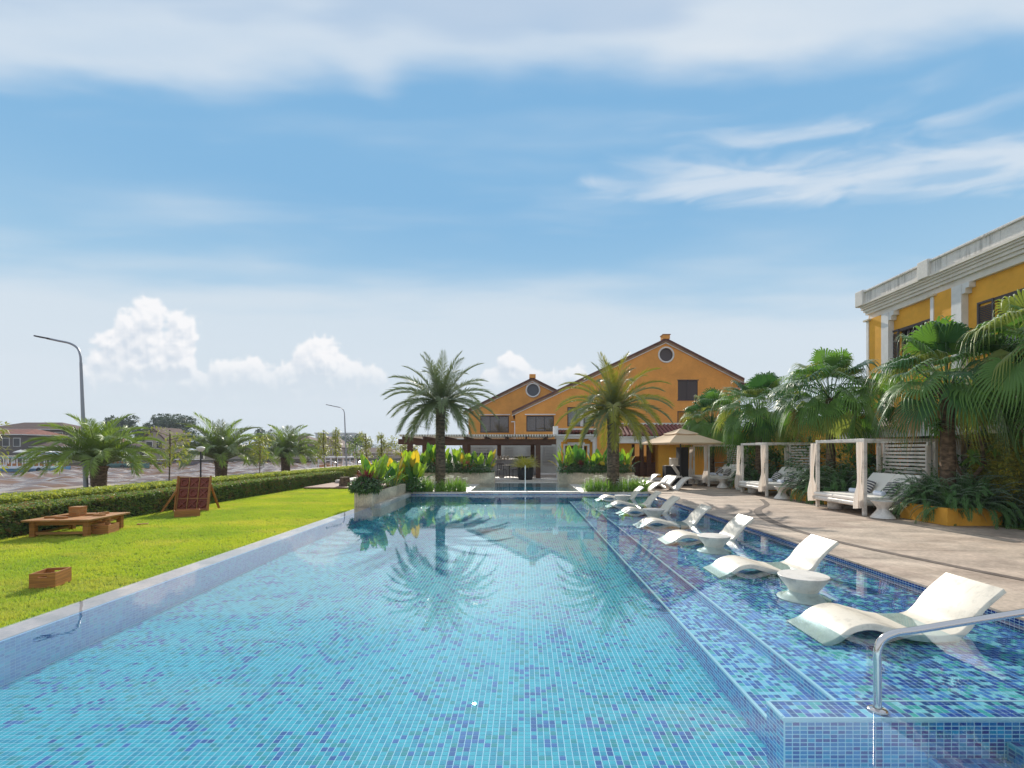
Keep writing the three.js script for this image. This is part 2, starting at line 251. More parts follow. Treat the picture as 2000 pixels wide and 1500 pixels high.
// ---------------------------------------------------------------- pool: shell, mosaic tiles, water
const WEIR_X = -5.2, WALL_X = -4.86, STEP_X = 1.79, SHELF_X = 2.31, DECK_X = 5.08, END_D = 20.0, DIV_D0 = 3.24, DIV_D1 = 3.47, DIV_X = 1.71;
const floorY = (d) => -0.48 + 0.16 * Math.min(1, Math.max(0, (d - 2) / 8));
const SHELF_Y = -0.105, STEP_Y = -0.22;
const grout = M(S(222, 238, 242), 0.8, { specularIntensity: 0.1 });
const PAL = {
  floor: [[S(64, 184, 194), 0.5], [S(42, 160, 178), 0.22], [S(50, 154, 150), 0.12], [S(66, 106, 172), 0.11], [S(52, 82, 150), 0.05]],
  shelf: [[S(70, 92, 168), 0.20], [S(58, 88, 146), 0.18], [S(88, 132, 198), 0.18], [S(92, 182, 176), 0.15], [S(156, 214, 222), 0.20], [S(108, 162, 210), 0.09]],
  wall: [[S(72, 96, 168), 0.34], [S(84, 142, 196), 0.36], [S(78, 168, 204), 0.2], [S(92, 84, 158), 0.10]],
};
const tileMats = new Map();
const tileMat = (c) => { const k = c.getHexString(); if (!tileMats.has(k)) tileMats.set(k, M(c, 0.55, { specularIntensity: 0.12 })); return tileMats.get(k); };
const tileWhite = M(lin3(1, 1, 1), 0.55, { specularIntensity: 0.12 });
const tileGeoCache = new Map();
function tileGeo(a, b) { const k = a.toFixed(4) + b.toFixed(4); if (!tileGeoCache.has(k)) { const t = 0.002, e = 0.001, m = new Mesher(), x = a / 2, z = b / 2; const lo = [m.v(-x, 0, -z), m.v(x, 0, -z), m.v(x, 0, z), m.v(-x, 0, z)], hi = [m.v(-x + e, t, -z + e), m.v(x - e, t, -z + e), m.v(x - e, t, z - e), m.v(-x + e, t, z - e)]; m.q(hi[3], hi[2], hi[1], hi[0]); for (let i = 0; i < 4; i++) { const j = (i + 1) % 4; m.q(lo[i], hi[i], hi[j], lo[j]); } const g = m.geo().toNonIndexed(); g.computeVertexNormals(); tileGeoCache.set(k, g); } return tileGeoCache.get(k); }
const tileRand = rng(31);
function pick(pal, n) { let s = 0; const x = Math.min(0.9999, Math.max(0, n)); for (const [c, w] of pal) { s += w; if (x < s) return c; } return pal[0][0]; }
function tiles(group, o, u, v, nrm, pu, pv, nu, nv, pal, individuals, seed, cover) {
  // lays nu x nv tiles from corner o along u and v; the largest in the picture become parts, the rest one field
  const G = 0.0065, geo = tileGeo(pu - G, pv - G), basis = new THREE.Matrix4().makeBasis(u, nrm, v), list = [], q = new THREE.Vector3();
  for (let i = 0; i < nu; i++) for (let j = 0; j < nv; j++) {
    q.copy(o).addScaledVector(u, (i + 0.5) * pu).addScaledVector(v, (j + 0.5) * pv);
    if (cover && !cover(q)) continue;
    const cl = fbm(i * 0.23 + seed * 13, j * 0.23 + seed * 7, 2), c = pick(pal, tileRand() * 0.86 + (cl - 0.5) * 0.75 + 0.07);
    const d = -q.z, px = VX + F * q.x / d, py = VY + F * (CAM_H - q.y) / d, on = d > 0.3 && px > 5 && px < 1995 && py < 1490;
    list.push([q.clone(), c, on ? q.distanceTo(camera.position) : 99]);
  }
  if (individuals) list.sort((a, b) => a[2] - b[2]);
  let n = 0; for (; n < individuals && n < list.length && list[n][2] < 90; n++) { const t = part('tile', geo, tileMat(list[n][1]), group); t.matrixAutoUpdate = true; t.position.copy(list[n][0]); t.quaternion.setFromRotationMatrix(basis.determinant() < 0 ? new THREE.Matrix4().makeBasis(u.clone().negate(), nrm, v) : basis); }
  const rest = list.length - n; if (rest < 1) return;
  const inst = new THREE.InstancedMesh(geo, tileWhite, rest), M4 = new THREE.Matrix4();
  for (let k = 0; k < rest; k++) { const [pp, c] = list[n + k]; M4.copy(basis).setPosition(pp); inst.setMatrixAt(k, M4); const w = 0.9 + 0.2 * tileRand(); inst.setColorAt(k, lin3(c.r * w, c.g * w, c.b * w)); }
  inst.name = 'tile_field'; inst.userData.kind = 'stuff'; group.add(inst);
}
const ex = new THREE.Vector3(1, 0, 0), ey = new THREE.Vector3(0, 1, 0), ez = new THREE.Vector3(0, 0, 1), nx = ex.clone().negate(), ny = ey.clone().negate(), nz = ez.clone().negate();
{
  // main floor, gently sloping up towards the far end
  const fl = struct('pool_floor', null, null, 'turquoise mosaic floor of the long pool');
  const d0 = 0.6, dv = V(0, floorY(10), 10).sub(V(0, floorY(2), 2)).normalize(), fn = new THREE.Vector3().crossVectors(ex, dv).normalize(); if (fn.y < 0) fn.negate();
  const flat = (x0, x1, a, b) => { const m = new Mesher(); m.q(m.v(x0, floorY(a), -a), m.v(x1, floorY(a), -a), m.v(x1, floorY(b), -b), m.v(x0, floorY(b), -b)); return m.geo(); };
  part('grout_bed', mg([flat(WALL_X, 5.2, d0, 2), flat(WALL_X, STEP_X + 0.02, 2, 10), flat(WALL_X, STEP_X + 0.02, 10, END_D), flat(STEP_X, 5.2, 2, 3.3)]), grout, fl);
  const along = 160; // 8 m of slope in rows of 50 mm
  tiles(fl, V(WALL_X + 0.01, floorY(2), 2), ex, dv, fn, 0.05, 0.05, 133, along, PAL.floor, 300, 1);
  tiles(fl, V(WALL_X + 0.01, floorY(10), 10.003), ex, nz, ey, 0.05, 0.05, 133, 199, PAL.floor, 0, 2);
  tiles(fl, V(STEP_X, floorY(2), 2), ex, dv, fn, 0.05, 0.05, 64, 24, PAL.wall, 0, 3);
  // the outer wall under the infinity edge, the near end and far end
  const wl = struct('pool_wall', null, null, 'mosaic side walls of the pool');
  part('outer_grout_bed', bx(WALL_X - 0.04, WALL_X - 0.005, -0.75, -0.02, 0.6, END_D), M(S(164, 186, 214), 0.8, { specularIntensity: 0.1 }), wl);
  part('grout_bed', mg([bx(-5, 5.2, -0.75, -0.02, 0.56, 0.6), bx(WALL_X, DECK_X, -0.6, -0.02, END_D + 0.005, END_D + 0.05), bx(DECK_X + 0.005, DECK_X + 0.055, -0.7, 0.029, 0.6, END_D)]), grout, wl);
  tiles(wl, V(WALL_X - 0.005, -0.015, 1.5), nz, ny, ex, 0.05, 0.03, 370, 20, [[S(120, 142, 196), 0.4], [S(132, 168, 206), 0.4], [S(126, 186, 210), 0.2]], 0, 4);  // paler than the other walls: the sky's reflection is put into these tile colours
  tiles(wl, V(WALL_X, 0.02, END_D + 0.005), ex, ny, ez, 0.05, 0.03, 198, 12, PAL.wall, 0, 5);
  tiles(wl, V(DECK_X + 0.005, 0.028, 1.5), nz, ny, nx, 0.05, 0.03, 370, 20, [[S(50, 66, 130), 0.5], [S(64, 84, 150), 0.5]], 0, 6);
  // infinity edge
  struct('infinity_edge', mg([rb(WEIR_X - 0.02, WALL_X - 0.045, -0.6, -0.014, 0.5, END_D - 4.4, 0.008)]), M(S(244, 196, 180), 0.6, { map: stoneTone }), 'pinkish stone lip of the infinity edge just under water');
  // lower step
  const st = struct('pool_step', null, null, 'submerged mosaic step along the sun shelf');
  part('grout_bed', mg([bx(STEP_X + 0.005, SHELF_X + 0.1, -0.8, STEP_Y, DIV_D1, END_D)]), grout, st);
  part('edge_trim', mg([rb(STEP_X - 0.004, STEP_X + 0.022, STEP_Y - 0.018, STEP_Y + 0.007, DIV_D1, END_D, 0.006)]), M(S(206, 226, 228), 0.6, { specularIntensity: 0.15 }), st);
  tiles(st, V(STEP_X + 0.024, STEP_Y, DIV_D1 + 0.01), ex, nz, ey, 0.05, 0.05, 10, 330, PAL.shelf, 200, 7);
  tiles(st, V(STEP_X + 0.005, STEP_Y - 0.02, DIV_D1 - 0.2), nz, ny, nx, 0.05, 0.03, 332, 14, PAL.wall, 100, 8);
  // sun shelf
  const sh = struct('sun_shelf', null, null, 'shallow mosaic sun shelf where the loungers stand');
  part('grout_bed', mg([bx(SHELF_X + 0.005, DECK_X + 0.02, -0.8, SHELF_Y, DIV_D1, END_D)]), grout, sh);
  part('edge_trim', mg([rb(SHELF_X - 0.004, SHELF_X + 0.022, SHELF_Y - 0.018, SHELF_Y + 0.007, DIV_D1, END_D, 0.006)]), M(S(206, 226, 228), 0.6, { specularIntensity: 0.15 }), sh);
  tiles(sh, V(SHELF_X + 0.024, SHELF_Y, DIV_D1 + 0.03), ex, nz, ey, 0.05, 0.05, 55, 330, PAL.shelf, 250, 9);
  tiles(sh, V(SHELF_X + 0.005, SHELF_Y - 0.02, DIV_D1), nz, ny, nx, 0.05, 0.03, 330, 5, PAL.wall, 50, 10);
  // dividing wall that carries the handrail
  const dv2 = struct('pool_divider', null, null, 'mosaic dividing wall just awash, carrying the handrail');
  part('grout_bed', mg([bx(DIV_X + 0.005, 5.2, -0.8, -0.012, DIV_D0 + 0.005, DIV_D1)]), grout, dv2);
  part('edge_trim', mg([rb(DIV_X - 0.004, 5.2, -0.034, -0.006, DIV_D0 - 0.004, DIV_D0 + 0.018, 0.009), rb(DIV_X - 0.004, DIV_X + 0.018, -0.034, -0.006, DIV_D0 + 0.019, DIV_D1, 0.009), rb(DIV_X + 0.02, 5.2, -0.030, -0.0065, DIV_D1 - 0.012, DIV_D1 + 0.008, 0.006)]), M(S(214, 230, 232), 0.5, { specularIntensity: 0.2 }), dv2);
  tiles(dv2, V(DIV_X + 0.02, -0.012, DIV_D0 + 0.02), ex, nz, ey, 0.05, 0.05, 69, 4, PAL.shelf, 200, 11);
  tiles(dv2, V(DIV_X + 0.01, -0.036, DIV_D0 + 0.005), ex, ny, ez, 0.05, 0.027, 69, 24, PAL.wall, 100, 12);
  tiles(dv2, V(DIV_X + 0.005, -0.036, DIV_D0 + 0.01), nz, ny, nx, 0.046, 0.027, 5, 24, PAL.wall, 0, 13);
  // entry stairs in the corner
  const es = struct('entry_stair', null, null, 'submerged mosaic entry stair in the corner below the handrail');
  part('grout_bed', mg([bx(2.66, 3.18, -0.8, -0.27, 1.2, DIV_D0), bx(3.18, 5.2, -0.8, -0.16, 1.2, DIV_D0)]), M(S(150, 190, 212), 0.6), es);
  tiles(es, V(2.67, -0.27, DIV_D0 - 0.01), ex, ez, ey, 0.05, 0.05, 10, 38, PAL.wall, 0, 14);
  tiles(es, V(3.19, -0.16, DIV_D0 - 0.01), ex, ez, ey, 0.05, 0.05, 36, 38, PAL.wall, 0, 15);
  tiles(es, V(2.66, -0.28, DIV_D0 - 0.01), ez, ny, nx, 0.05, 0.027, 38, 12, PAL.wall, 0, 16);
  tiles(es, V(3.18, -0.165, DIV_D0 - 0.01), ez, ny, nx, 0.05, 0.027, 38, 4, PAL.wall, 0, 17);
  // water
  const rip = tex(1024, (u, v) => grey(255 * (0.45 * fbm(u * 5, v * 5, 3, 5) + 0.55 * fbm(u * 40, v * 60, 3, 40, 60))), 5, false);
  const w = new THREE.PlaneGeometry(DECK_X - WEIR_X, END_D - 0.6, 1, 1); w.rotateX(-Math.PI / 2); w.translate((DECK_X + WEIR_X) / 2, 0, -(END_D + 0.6) / 2);
  const uv = w.attributes.uv, p = w.attributes.position; for (let i = 0; i < uv.count; i++) uv.setXY(i, p.getX(i), p.getZ(i));
  const waterMat = new THREE.MeshPhysicalMaterial({ color: S(226, 243, 249), roughness: 0.0, transmission: 1, thickness: 0, ior: 2.35, bumpMap: rip, bumpScale: 0.0005 });
  struct('pool_water', w, waterMat, 'still clear pool water mirroring the sky and palms');
  // upper pool
  const up = struct('upper_pool', null, null, 'small raised pool with spillway at the far end');
  part('basin', mg([bx(-2.3, 2.3, -0.3, -0.12, 20.4, 26)]), grout, up);
  tiles(up, V(-2.3, -0.12, 20.42), ex, nz, ey, 0.05, 0.05, 92, 111, PAL.floor, 0, 18);
  const w2 = new THREE.PlaneGeometry(4.6, 5.62); w2.rotateX(-Math.PI / 2); w2.translate(0, 0.092, -23.2); const uv2 = w2.attributes.uv, p2 = w2.attributes.position; for (let i = 0; i < uv2.count; i++) uv2.setXY(i, p2.getX(i), p2.getZ(i));
  part('water', w2, waterMat, up);
  part('spillway', rb(-2.3, 2.3, -0.3, 0.112, 20.06, 20.38, 0.012), mats.coping, up);
  struct('pool_terrace', mg([bx(-5.6, -2.3, -0.6, 0.085, 20.06, 27), bx(2.3, 5.1, -0.6, 0.085, 20.06, 27), bx(-2.3, 2.3, -0.6, 0.1, 26.02, 27), bx(-10.4, 12, -0.6, 0.18, 27, 40), bx(-5.0, -4.6, -0.6, 0.07, 15.7, 20.05)]), mats.coping, 'pale stone terrace round the far end of the pool');
}

// ---------------------------------------------------------------- stone deck
{
  const deck = struct('stone_deck', null, null, 'sunlit tan stone deck along the pool');
  part('mortar_bed', mg([bx(5.14, 14.5, -0.6, DECK_Y - 0.014, -4, 27), bx(-5.3, 5.08, -0.6, DECK_Y - 0.014, -4, 0.5)]), mats.mortar, deck);
  const r = rng(51), slab = (x0, x1, d0, d1, lift = 0) => part('slab', rb(x0 + 0.003, x1 - 0.003, DECK_Y - 0.03, DECK_Y + lift + 0.0015 * r(), d0 + 0.003, d1 - 0.003, 0.005, 1), mats.deck[Math.floor(r() * 3)], deck);
  for (let d = 0.6, k = 0; d < 20; d += 0.9, k++) slab(5.06, 5.46, d, Math.min(20.05, d + 0.9), 0.002);            // coping course
  for (let d = 0.6, k = 0; d < 20; d += 1.5, k++) slab(5.46, 5.98, d - 0.3, d + 1.2);                                // second course
  for (let d = -1.2, k = 0; d < 27; d += 2.4, k++) for (let x = 5.98, i = 0; x < 14; x += 1.6, i++) slab(x, Math.min(14.3, x + 1.6), d + (i % 2) * 1.2, Math.min(27, d + 2.4 + (i % 2) * 1.2));
  for (let x = 5.06; x < 5.98; x += 0.46) for (let d = 20.06; d < 26; d += 1.5) slab(x, x + 0.46, d, Math.min(26.9, d + 1.5));
  // dark curved inlay
  const c = new THREE.CatmullRomCurve3([[8.4, 17.4], [7.7, 15.6], [6.75, 14.2], [6.15, 12.6], [5.86, 11.1], [5.82, 10], [5.9, 9], [6.12, 8], [6.55, 6.5], [7.1, 5]].map(([x, d]) => V(x, DECK_Y + 0.0075, d))), m = new Mesher();
  let a0, b0; for (let k = 0; k <= 90; k++) { const t = k / 90, q = c.getPoint(t), tg = c.getTangent(t), w = 0.075 + 0.05 * Math.exp(-(((t - 0.33) / 0.12) ** 2)), sx = -tg.z * w, sz = tg.x * w, a = m.v(q.x + sx, q.y, q.z + sz), b = m.v(q.x - sx, q.y, q.z - sz); if (k) m.q(a0, b0, b, a); a0 = a; b0 = b; }
  part('inlay_band', muv(m.geo()), mats.inlay, deck);
}

// ================================================================ FURNITURE
// loungers: a closed side profile swept across the width
function loungerGeo(top, thick, width) {
  const c = new THREE.CatmullRomCurve3(top.map(([x, y]) => new THREE.Vector3(x, y, 0)), false, 'centripetal'), n = 56, up = [], lo = [];
  for (let i = 0; i <= n; i++) { const t = i / n, p = c.getPoint(t), g = c.getTangent(t), k = thick * (0.55 + 0.45 * Math.sin(Math.PI * Math.min(1, t * 1.15))); up.push([p.x, p.y]); lo.push([p.x + g.y * k, p.y - g.x * k]); }
  const s = new THREE.Shape([...up, ...lo.reverse()].map((q) => new THREE.Vector2(...q)));
  const g = new THREE.ExtrudeGeometry(s, { depth: width - 0.024, bevelEnabled: true, bevelSize: 0.01, bevelThickness: 0.012, bevelSegments: 3 }); g.translate(0, 0, -width + 0.012);
  return muvKeep(toCreasedNormals(g, 0.6));
}
const chaiseLeg = extrude([[1.12, -0.105], [1.36, -0.105], [1.42, 0.03], [1.3, 0.0], [1.1, -0.03]], 0.5);
const poolLoungeShell = loungerGeo([[0, -0.092], [0.12, -0.045], [0.28, 0.062], [0.46, 0.098], [0.66, 0.055], [0.88, 0.0], [1.1, -0.018], [1.28, 0.005], [1.36, 0.06], [1.46, 0.19], [1.58, 0.31], [1.72, 0.425]], 0.05, 0.66);
const baseGeo = (() => { const g = chaiseLeg.clone(); g.translate(0, 0, -0.08); return g; })();
{
  const spots = [[2.86, 4.69, 'white moulded sun lounger in shallow water behind the steel handrail'], [2.85, 7.15, 'white moulded lounger on the sun shelf, second from the handrail'], [2.81, 9.7, 'white moulded lounger on the sun shelf, third from the handrail'], [2.73, 11.75, 'white moulded lounger on the sun shelf, fourth from the handrail'], [2.74, 14.1, 'white moulded lounger on the sun shelf, fifth from the handrail'], [2.72, 16.0, 'white moulded lounger on the sun shelf, sixth from the handrail'], [2.7, 18.2, 'white moulded lounger on the sun shelf, nearest the palm bed']];
  let first; const r = rng(5);
  for (const [x, d, label] of spots) {
    if (!first) { first = thing('pool_lounger', label, 'lounger', x, 0, d, 0, 'loungers standing on the sun shelf'); part('shell', poolLoungeShell, mats.plastic, first); part('foot', baseGeo, mats.plastic, first); }
    else copyOf(first, x, 0, d, (r() - 0.5) * 0.05, label);
  }
  // tables standing in the water
  const prof = [[0, -0.1], [0.3, -0.1], [0.302, -0.088], [0.25, -0.07], [0.19, -0.052], [0.165, -0.03], [0.16, -0.01], [0.17, 0.01], [0.2, 0.05], [0.24, 0.1], [0.275, 0.15], [0.292, 0.178], [0.294, 0.188], [0.288, 0.193], [0.0, 0.193]];
  let t0; for (const [x, d, label] of [[3.52, 6.2, 'white hourglass table in the water between the two loungers by the handrail'], [3.52, 9.12, 'white hourglass table in the water between the second and third loungers'], [3.5, 13.3, 'white hourglass table in the water between the fourth and fifth loungers'], [3.5, 17.5, 'white hourglass table in the water beside the lounger nearest the palm bed']]) {
    if (!t0) { t0 = thing('pool_table', label, 'table', x, 0, d, 0, 'tables standing on the sun shelf'); part('body', lathe(prof.slice(0, 13), 56), mats.plastic, t0); part('top', lathe([[0.292, 0.1885], [0.286, 0.1955], [0.0, 0.1958]], 56), mats.plasticClean, t0); }
    else copyOf(t0, x, 0, d, 0.7 * d, label);
  }
  // wave loungers on the deck
  const wave = loungerGeo([[0, 0.0], [0.12, 0.13], [0.32, 0.27], [0.55, 0.33], [0.8, 0.24], [0.98, 0.09], [1.1, 0.03], [1.22, 0.09], [1.4, 0.29], [1.56, 0.45], [1.7, 0.53], [1.82, 0.545]], 0.06, 0.62);
  let w0; for (const [x, d, a, label] of [[5.5, 21.3, 0.06, 'white wavy lounger on the deck beside the lilies, foremost of four'], [5.35, 22.3, 0.1, 'white wavy lounger on the deck, second of the four near the parasol'], [5.25, 22.95, 0.08, 'white wavy lounger on the deck, third of the four near the parasol'], [4.95, 24.2, 0.1, 'white wavy lounger on the deck, rearmost of four, in front of dark doors']]) {
    if (!w0) { w0 = thing('deck_lounger', label, 'lounger', x, DECK_Y + 0.012, d, a, 'wave loungers on the deck'); part('shell', wave, mats.plasticClean, w0); }
    else copyOf(w0, x, DECK_Y + 0.012, d, a, label);
  }
}
// handrail
{
  const h = thing('handrail', 'bent stainless steel handrail rising from the mosaic wall', 'handrail', 2.4, 0, 3.34);
  const P = (x, y) => new THREE.Vector3(x, y, 0);
  part('rail', tube([P(0, -0.012), P(0, 0.12), P(0, 0.28), P(0.002, 0.40), P(0.035, 0.475), P(0.115, 0.515), P(0.25, 0.535), P(0.55, 0.585), P(0.95, 0.65), P(1.4, 0.722), P(1.8, 0.785), P(1.95, 0.78), P(2.02, 0.70), P(2.03, 0.5), P(2.03, 0.0)], 0.0245, 120, 20), mats.steel, h);
  const fl = lathe([[0.0, -0.012], [0.062, -0.012], [0.062, -0.003], [0.05, 0.006], [0.027, 0.01]], 32); part('flange', fl, mats.steel, h); const f2 = part('flange', fl, mats.steel, h); f2.position.set(2.03, 0, 0);
}
// fountain jet
{
  const f = thing('fountain_jet', 'thin upright white water jet in front of the potted grass', 'fountain', 0.04, 0.09, 20.9);
  const glassy = M(S(244, 248, 250), 0.15, { transmission: 0.4, thickness: 0 });
  part('water_column', lathe([[0.03, 0], [0.024, 0.25], [0.02, 0.6], [0.019, 0.9], [0.026, 1.0], [0.012, 1.06], [0, 1.07]], 16), glassy, f);
  part('nozzle', lathe([[0, 0.0], [0.05, 0.0], [0.05, 0.02], [0.03, 0.03], [0.03, 0.05], [0, 0.05]], 20), mats.steel, f);
}
// cabanas: posts, beams, louvred back, curtains, daybed
function curtainGeo(h, wTop, wMid, wBot, tie, folds, depth, seed, lean = 0) {   // a gathered drape; hangs from y = h
  const r = rng(seed), m = new Mesher(), nu = folds * 8, nv = 26, ph = r() * 6; let prev = null;
  for (let j = 0; j <= nv; j++) {
    const t = j / nv, y = h * (1 - t), k = t < tie ? t / tie : (t - tie) / (1 - tie), w = t < tie ? mixN(wTop, wMid, ss(0.2, 1, k)) : mixN(wMid, wBot, ss(0, 0.75, k)), row = [];
    for (let i = 0; i <= nu; i++) { const u = i / nu, a = u * folds * 6.283 + ph + 0.6 * Math.sin(t * 3 + u * 5), amp = depth * (0.55 + 0.45 * Math.sin(u * 9 + seed)) * (0.7 + 0.5 * (w / Math.max(wTop, wBot))); row.push(m.v((u - 0.5) * w + lean * ss(0, 1, t < tie ? k : 1 - k * 0.6), y + 0.006 * Math.sin(a), Math.sin(a) * amp)); }
    if (prev) for (let i = 0; i < nu; i++) m.q(prev[i], row[i], row[i + 1], prev[i + 1]); prev = row;
  }
  return m.geo();
}
const pillowGeo = (w, h, t) => { const m = new Mesher(), n = 14; for (const s of [1, -1]) { const rows = []; for (let j = 0; j <= n; j++) { const row = []; for (let i = 0; i <= n; i++) { const u = i / n * 2 - 1, v = j / n * 2 - 1, b = Math.max(0, (1 - u ** 4) * (1 - v ** 4)) ** 0.5, pin = 1 - 0.07 * (u * u * v * v) - 0.05 * (1 - b); row.push(m.v(u * w / 2 * (1 - 0.06 * (1 - v * v) * u * u), v * h / 2 * (1 - 0.06 * (1 - u * u) * v * v), s * t / 2 * b * pin)); } rows.push(row); } for (let j = 0; j < n; j++) for (let i = 0; i < n; i++) s > 0 ? m.q(rows[j][i], rows[j][i + 1], rows[j + 1][i + 1], rows[j + 1][i]) : m.q(rows[j][i], rows[j + 1][i], rows[j + 1][i + 1], rows[j][i + 1]); } const g = m.geo(), p = g.attributes.position, uv = new Float32Array(p.count * 2); for (let i = 0; i < p.count; i++) { uv[i * 2] = p.getX(i) / w + 0.5; uv[i * 2 + 1] = p.getY(i) / h + 0.5; } g.setAttribute('uv', new THREE.BufferAttribute(uv, 2)); return g; };
const stripe = tex(256, (u, v) => { const bands = [0.12, 0.3, 0.48, 0.66, 0.84]; let k = 0; for (const b of bands) k = Math.max(k, ss(0.065, 0.05, Math.abs(v - b) + 0.01 * (fbm(u * 30, v * 30, 2, 30) - 0.5))); const z = 0.5 + 0.5 * Math.sin(u * 90 + (v > 0.5 ? 2 : 0)); const e = k * (0.85 + 0.15 * z); return [mixN(232, 78, e), mixN(226, 76, e), mixN(216, 84, e)]; }, 1);
const pillowMat = M(lin3(1, 1, 1), 0.95, { map: stripe });
const towelMat = M(S(226, 232, 246), 0.98, { bumpMap: bumpGrain, bumpScale: 0.002 });
{
  const Wd = 2.06, Dp = 1.86, H = 2.02, T = 0.085;         // along the pool, away from the pool, height, post
  const c0 = thing('cabana', '', 'cabana', 8.93, DECK_Y + 0.012, 12.9, 0, 'daybed cabanas along the deck');
  for (const [x, d] of [[0, 0], [0, Wd], [Dp, 0], [Dp, Wd]]) part('post', rb(x - T / 2, x + T / 2, 0, H - T - 0.002, d - T / 2, d + T / 2, 0.006), mats.frame, c0);
  part('beam', rb(-T / 2, T / 2, H - T, H, -T / 2 - 0.002, Wd + T / 2 + 0.002, 0.006), mats.frame, c0); part('beam', rb(Dp - T / 2, Dp + T / 2, H - T, H, -T / 2 - 0.002, Wd + T / 2 + 0.002, 0.006), mats.frame, c0);
  part('beam', rb(T / 2 + 0.001, Dp - T / 2 - 0.001, H - T + 0.004, H - 0.004, -T / 2, T / 2, 0.006), mats.frame, c0); part('beam', rb(T / 2 + 0.001, Dp - T / 2 - 0.001, H - T + 0.004, H - 0.004, Wd - T / 2, Wd + T / 2, 0.006), mats.frame, c0);
  const louvre = part('louvre_frame', mg([bx(Dp - 0.03, Dp + 0.03, 0.62, H - T - 0.004, 0.2, 0.26), bx(Dp - 0.03, Dp + 0.03, 0.62, H - T - 0.004, Wd - 0.26, Wd - 0.2), bx(Dp - 0.028, Dp + 0.028, 0.62, 0.68, 0.262, Wd - 0.262)]), mats.frame, c0);
  const sg = rb(-0.012, 0.012, -0.034, 0.034, 0, Wd - 0.53, 0.004, 1); for (let k = 0; k < 11; k++) { const s = part('slat', sg, mats.frame, louvre); s.position.set(Dp, 0.78 + k * 0.107, -0.265); s.rotation.z = 0.35; }
  const cg = [curtainGeo(H - T - 0.2, 0.2, 0.15, 0.4, 0.58, 5, 0.035, 4), curtainGeo(H - T - 0.2, 0.2, 0.14, 0.42, 0.56, 5, 0.035, 9, -0.05), curtainGeo(H - T - 0.5, 0.3, 0.24, 0.36, 0.7, 5, 0.03, 14), curtainGeo(H - T - 0.5, 0.26, 0.2, 0.3, 0.7, 5, 0.03, 21)];
  for (const [k, x, d, y, a] of [[0, -0.15, -0.02, 0.19, 0.25], [1, -0.14, Wd - 0.0, 0.19, 0.3], [2, Dp - 0.14, 0.05, 0.4, 0.6], [3, Dp - 0.1, Wd - 0.16, 0.4, 0.5]]) { const c = part('curtain', cg[k], mats.curtain, c0); c.position.set(x, y, -d); c.rotation.y = a; }
  const bed = part('daybed_base', rb(-0.22, Dp - 0.12, 0.24, 0.37, 0.06, Wd - 0.06, 0.05, 4), mats.frame, c0);
  part('pedestal', lathe([[0.0, 0], [0.2, 0], [0.2, 0.24], [0, 0.24]], 28), mats.plasticClean, bed).position.set(0.22, 0, -Wd + 0.5); part('pedestal', lathe([[0.0, 0], [0.2, 0], [0.2, 0.24], [0, 0.24]], 28), mats.plasticClean, bed).position.set(Dp - 0.5, 0, -0.55);
  for (const [a, b] of [[0.1, Wd / 2 - 0.008], [Wd / 2 + 0.008, Wd - 0.1]]) { part('mattress', rb(-0.2, 1.16, 0.372, 0.47, a, b, 0.035, 3), mats.cloth, c0); const g = rb(0, 0.78, -0.05, 0.05, a, b, 0.035, 3); const bk = part('back_cushion', g, mats.cloth, c0); bk.position.set(1.14, 0.44, 0); bk.rotation.z = 0.86; }
  c0.userData.label = 'white daybed cabana nearest the yellow fern planter, louvred back';
  const others = [copyOf(c0, 9.05, DECK_Y + 0.012, 18.35, 0.0, 'white daybed cabana, the middle one of three along the deck'), copyOf(c0, 8.85, DECK_Y + 0.012, 23.6, 0.0, 'white daybed cabana beside the tan parasol, farthest of three')];
  const pg = pillowGeo(0.46, 0.42, 0.16), tg = (() => { const m = []; for (let k = 0; k < 1; k++) { m.push(new THREE.CylinderGeometry(0.065, 0.065, 0.4, 20, 1)); } const g = mg(m); g.rotateX(Math.PI / 2); return muvKeep(g); })();
  const spiral = new THREE.CatmullRomCurve3(Array.from({ length: 30 }, (_, i) => { const a = i * 0.62, rr = 0.06 - i * 0.0016; return new THREE.Vector3(Math.cos(a) * rr, Math.sin(a) * rr, 0); }));
  const rollEdge = muvKeep(new THREE.TubeGeometry(spiral, 80, 0.006, 5)); const e1 = rollEdge.clone(); e1.translate(0, 0, 0.2); const e2 = rollEdge.clone(); e2.translate(0, 0, -0.2); const rollGeo = mg([tg, e1, e2]);
  const names = ['the cabana nearest the fern planter', 'the middle cabana', 'the cabana beside the parasol'];
  [c0, ...others].forEach((c, i) => {
    const X = c.position.x, D = -c.position.z, Y = c.position.y;
    [0.55, 1.5].forEach((dd, k) => {
      const p = single('striped_pillow', pg, pillowMat, `striped pillow on ${names[i]}, ${k ? 'farther' : 'nearer'} half`, 'pillow', 'striped pillows on the daybeds'); p.position.set(X + 1.12, Y + 0.665, -(D + dd)); p.rotation.set(0, -Math.PI / 2, 0); p.rotation.order = 'YXZ'; p.rotation.x = -0.55; p.rotation.z = 0.1 * (k ? -1 : 1);
      const t = single('rolled_towel', rollGeo, towelMat, `rolled pale towel on ${names[i]}, ${k ? 'farther' : 'nearer'} half`, 'towel', 'rolled towels on the daybeds'); t.position.set(X + 0.8, Y + 0.537, -(D + dd + 0.02)); t.rotation.y = 0.15 * (k ? 1 : -1);
    });
  });
  // white hourglass side tables on the deck
  const prof = [[0, 0], [0.27, 0], [0.272, 0.015], [0.24, 0.06], [0.17, 0.15], [0.13, 0.205], [0.125, 0.23], [0.135, 0.265], [0.19, 0.345], [0.25, 0.41], [0.268, 0.43], [0.266, 0.44], [0, 0.441]];
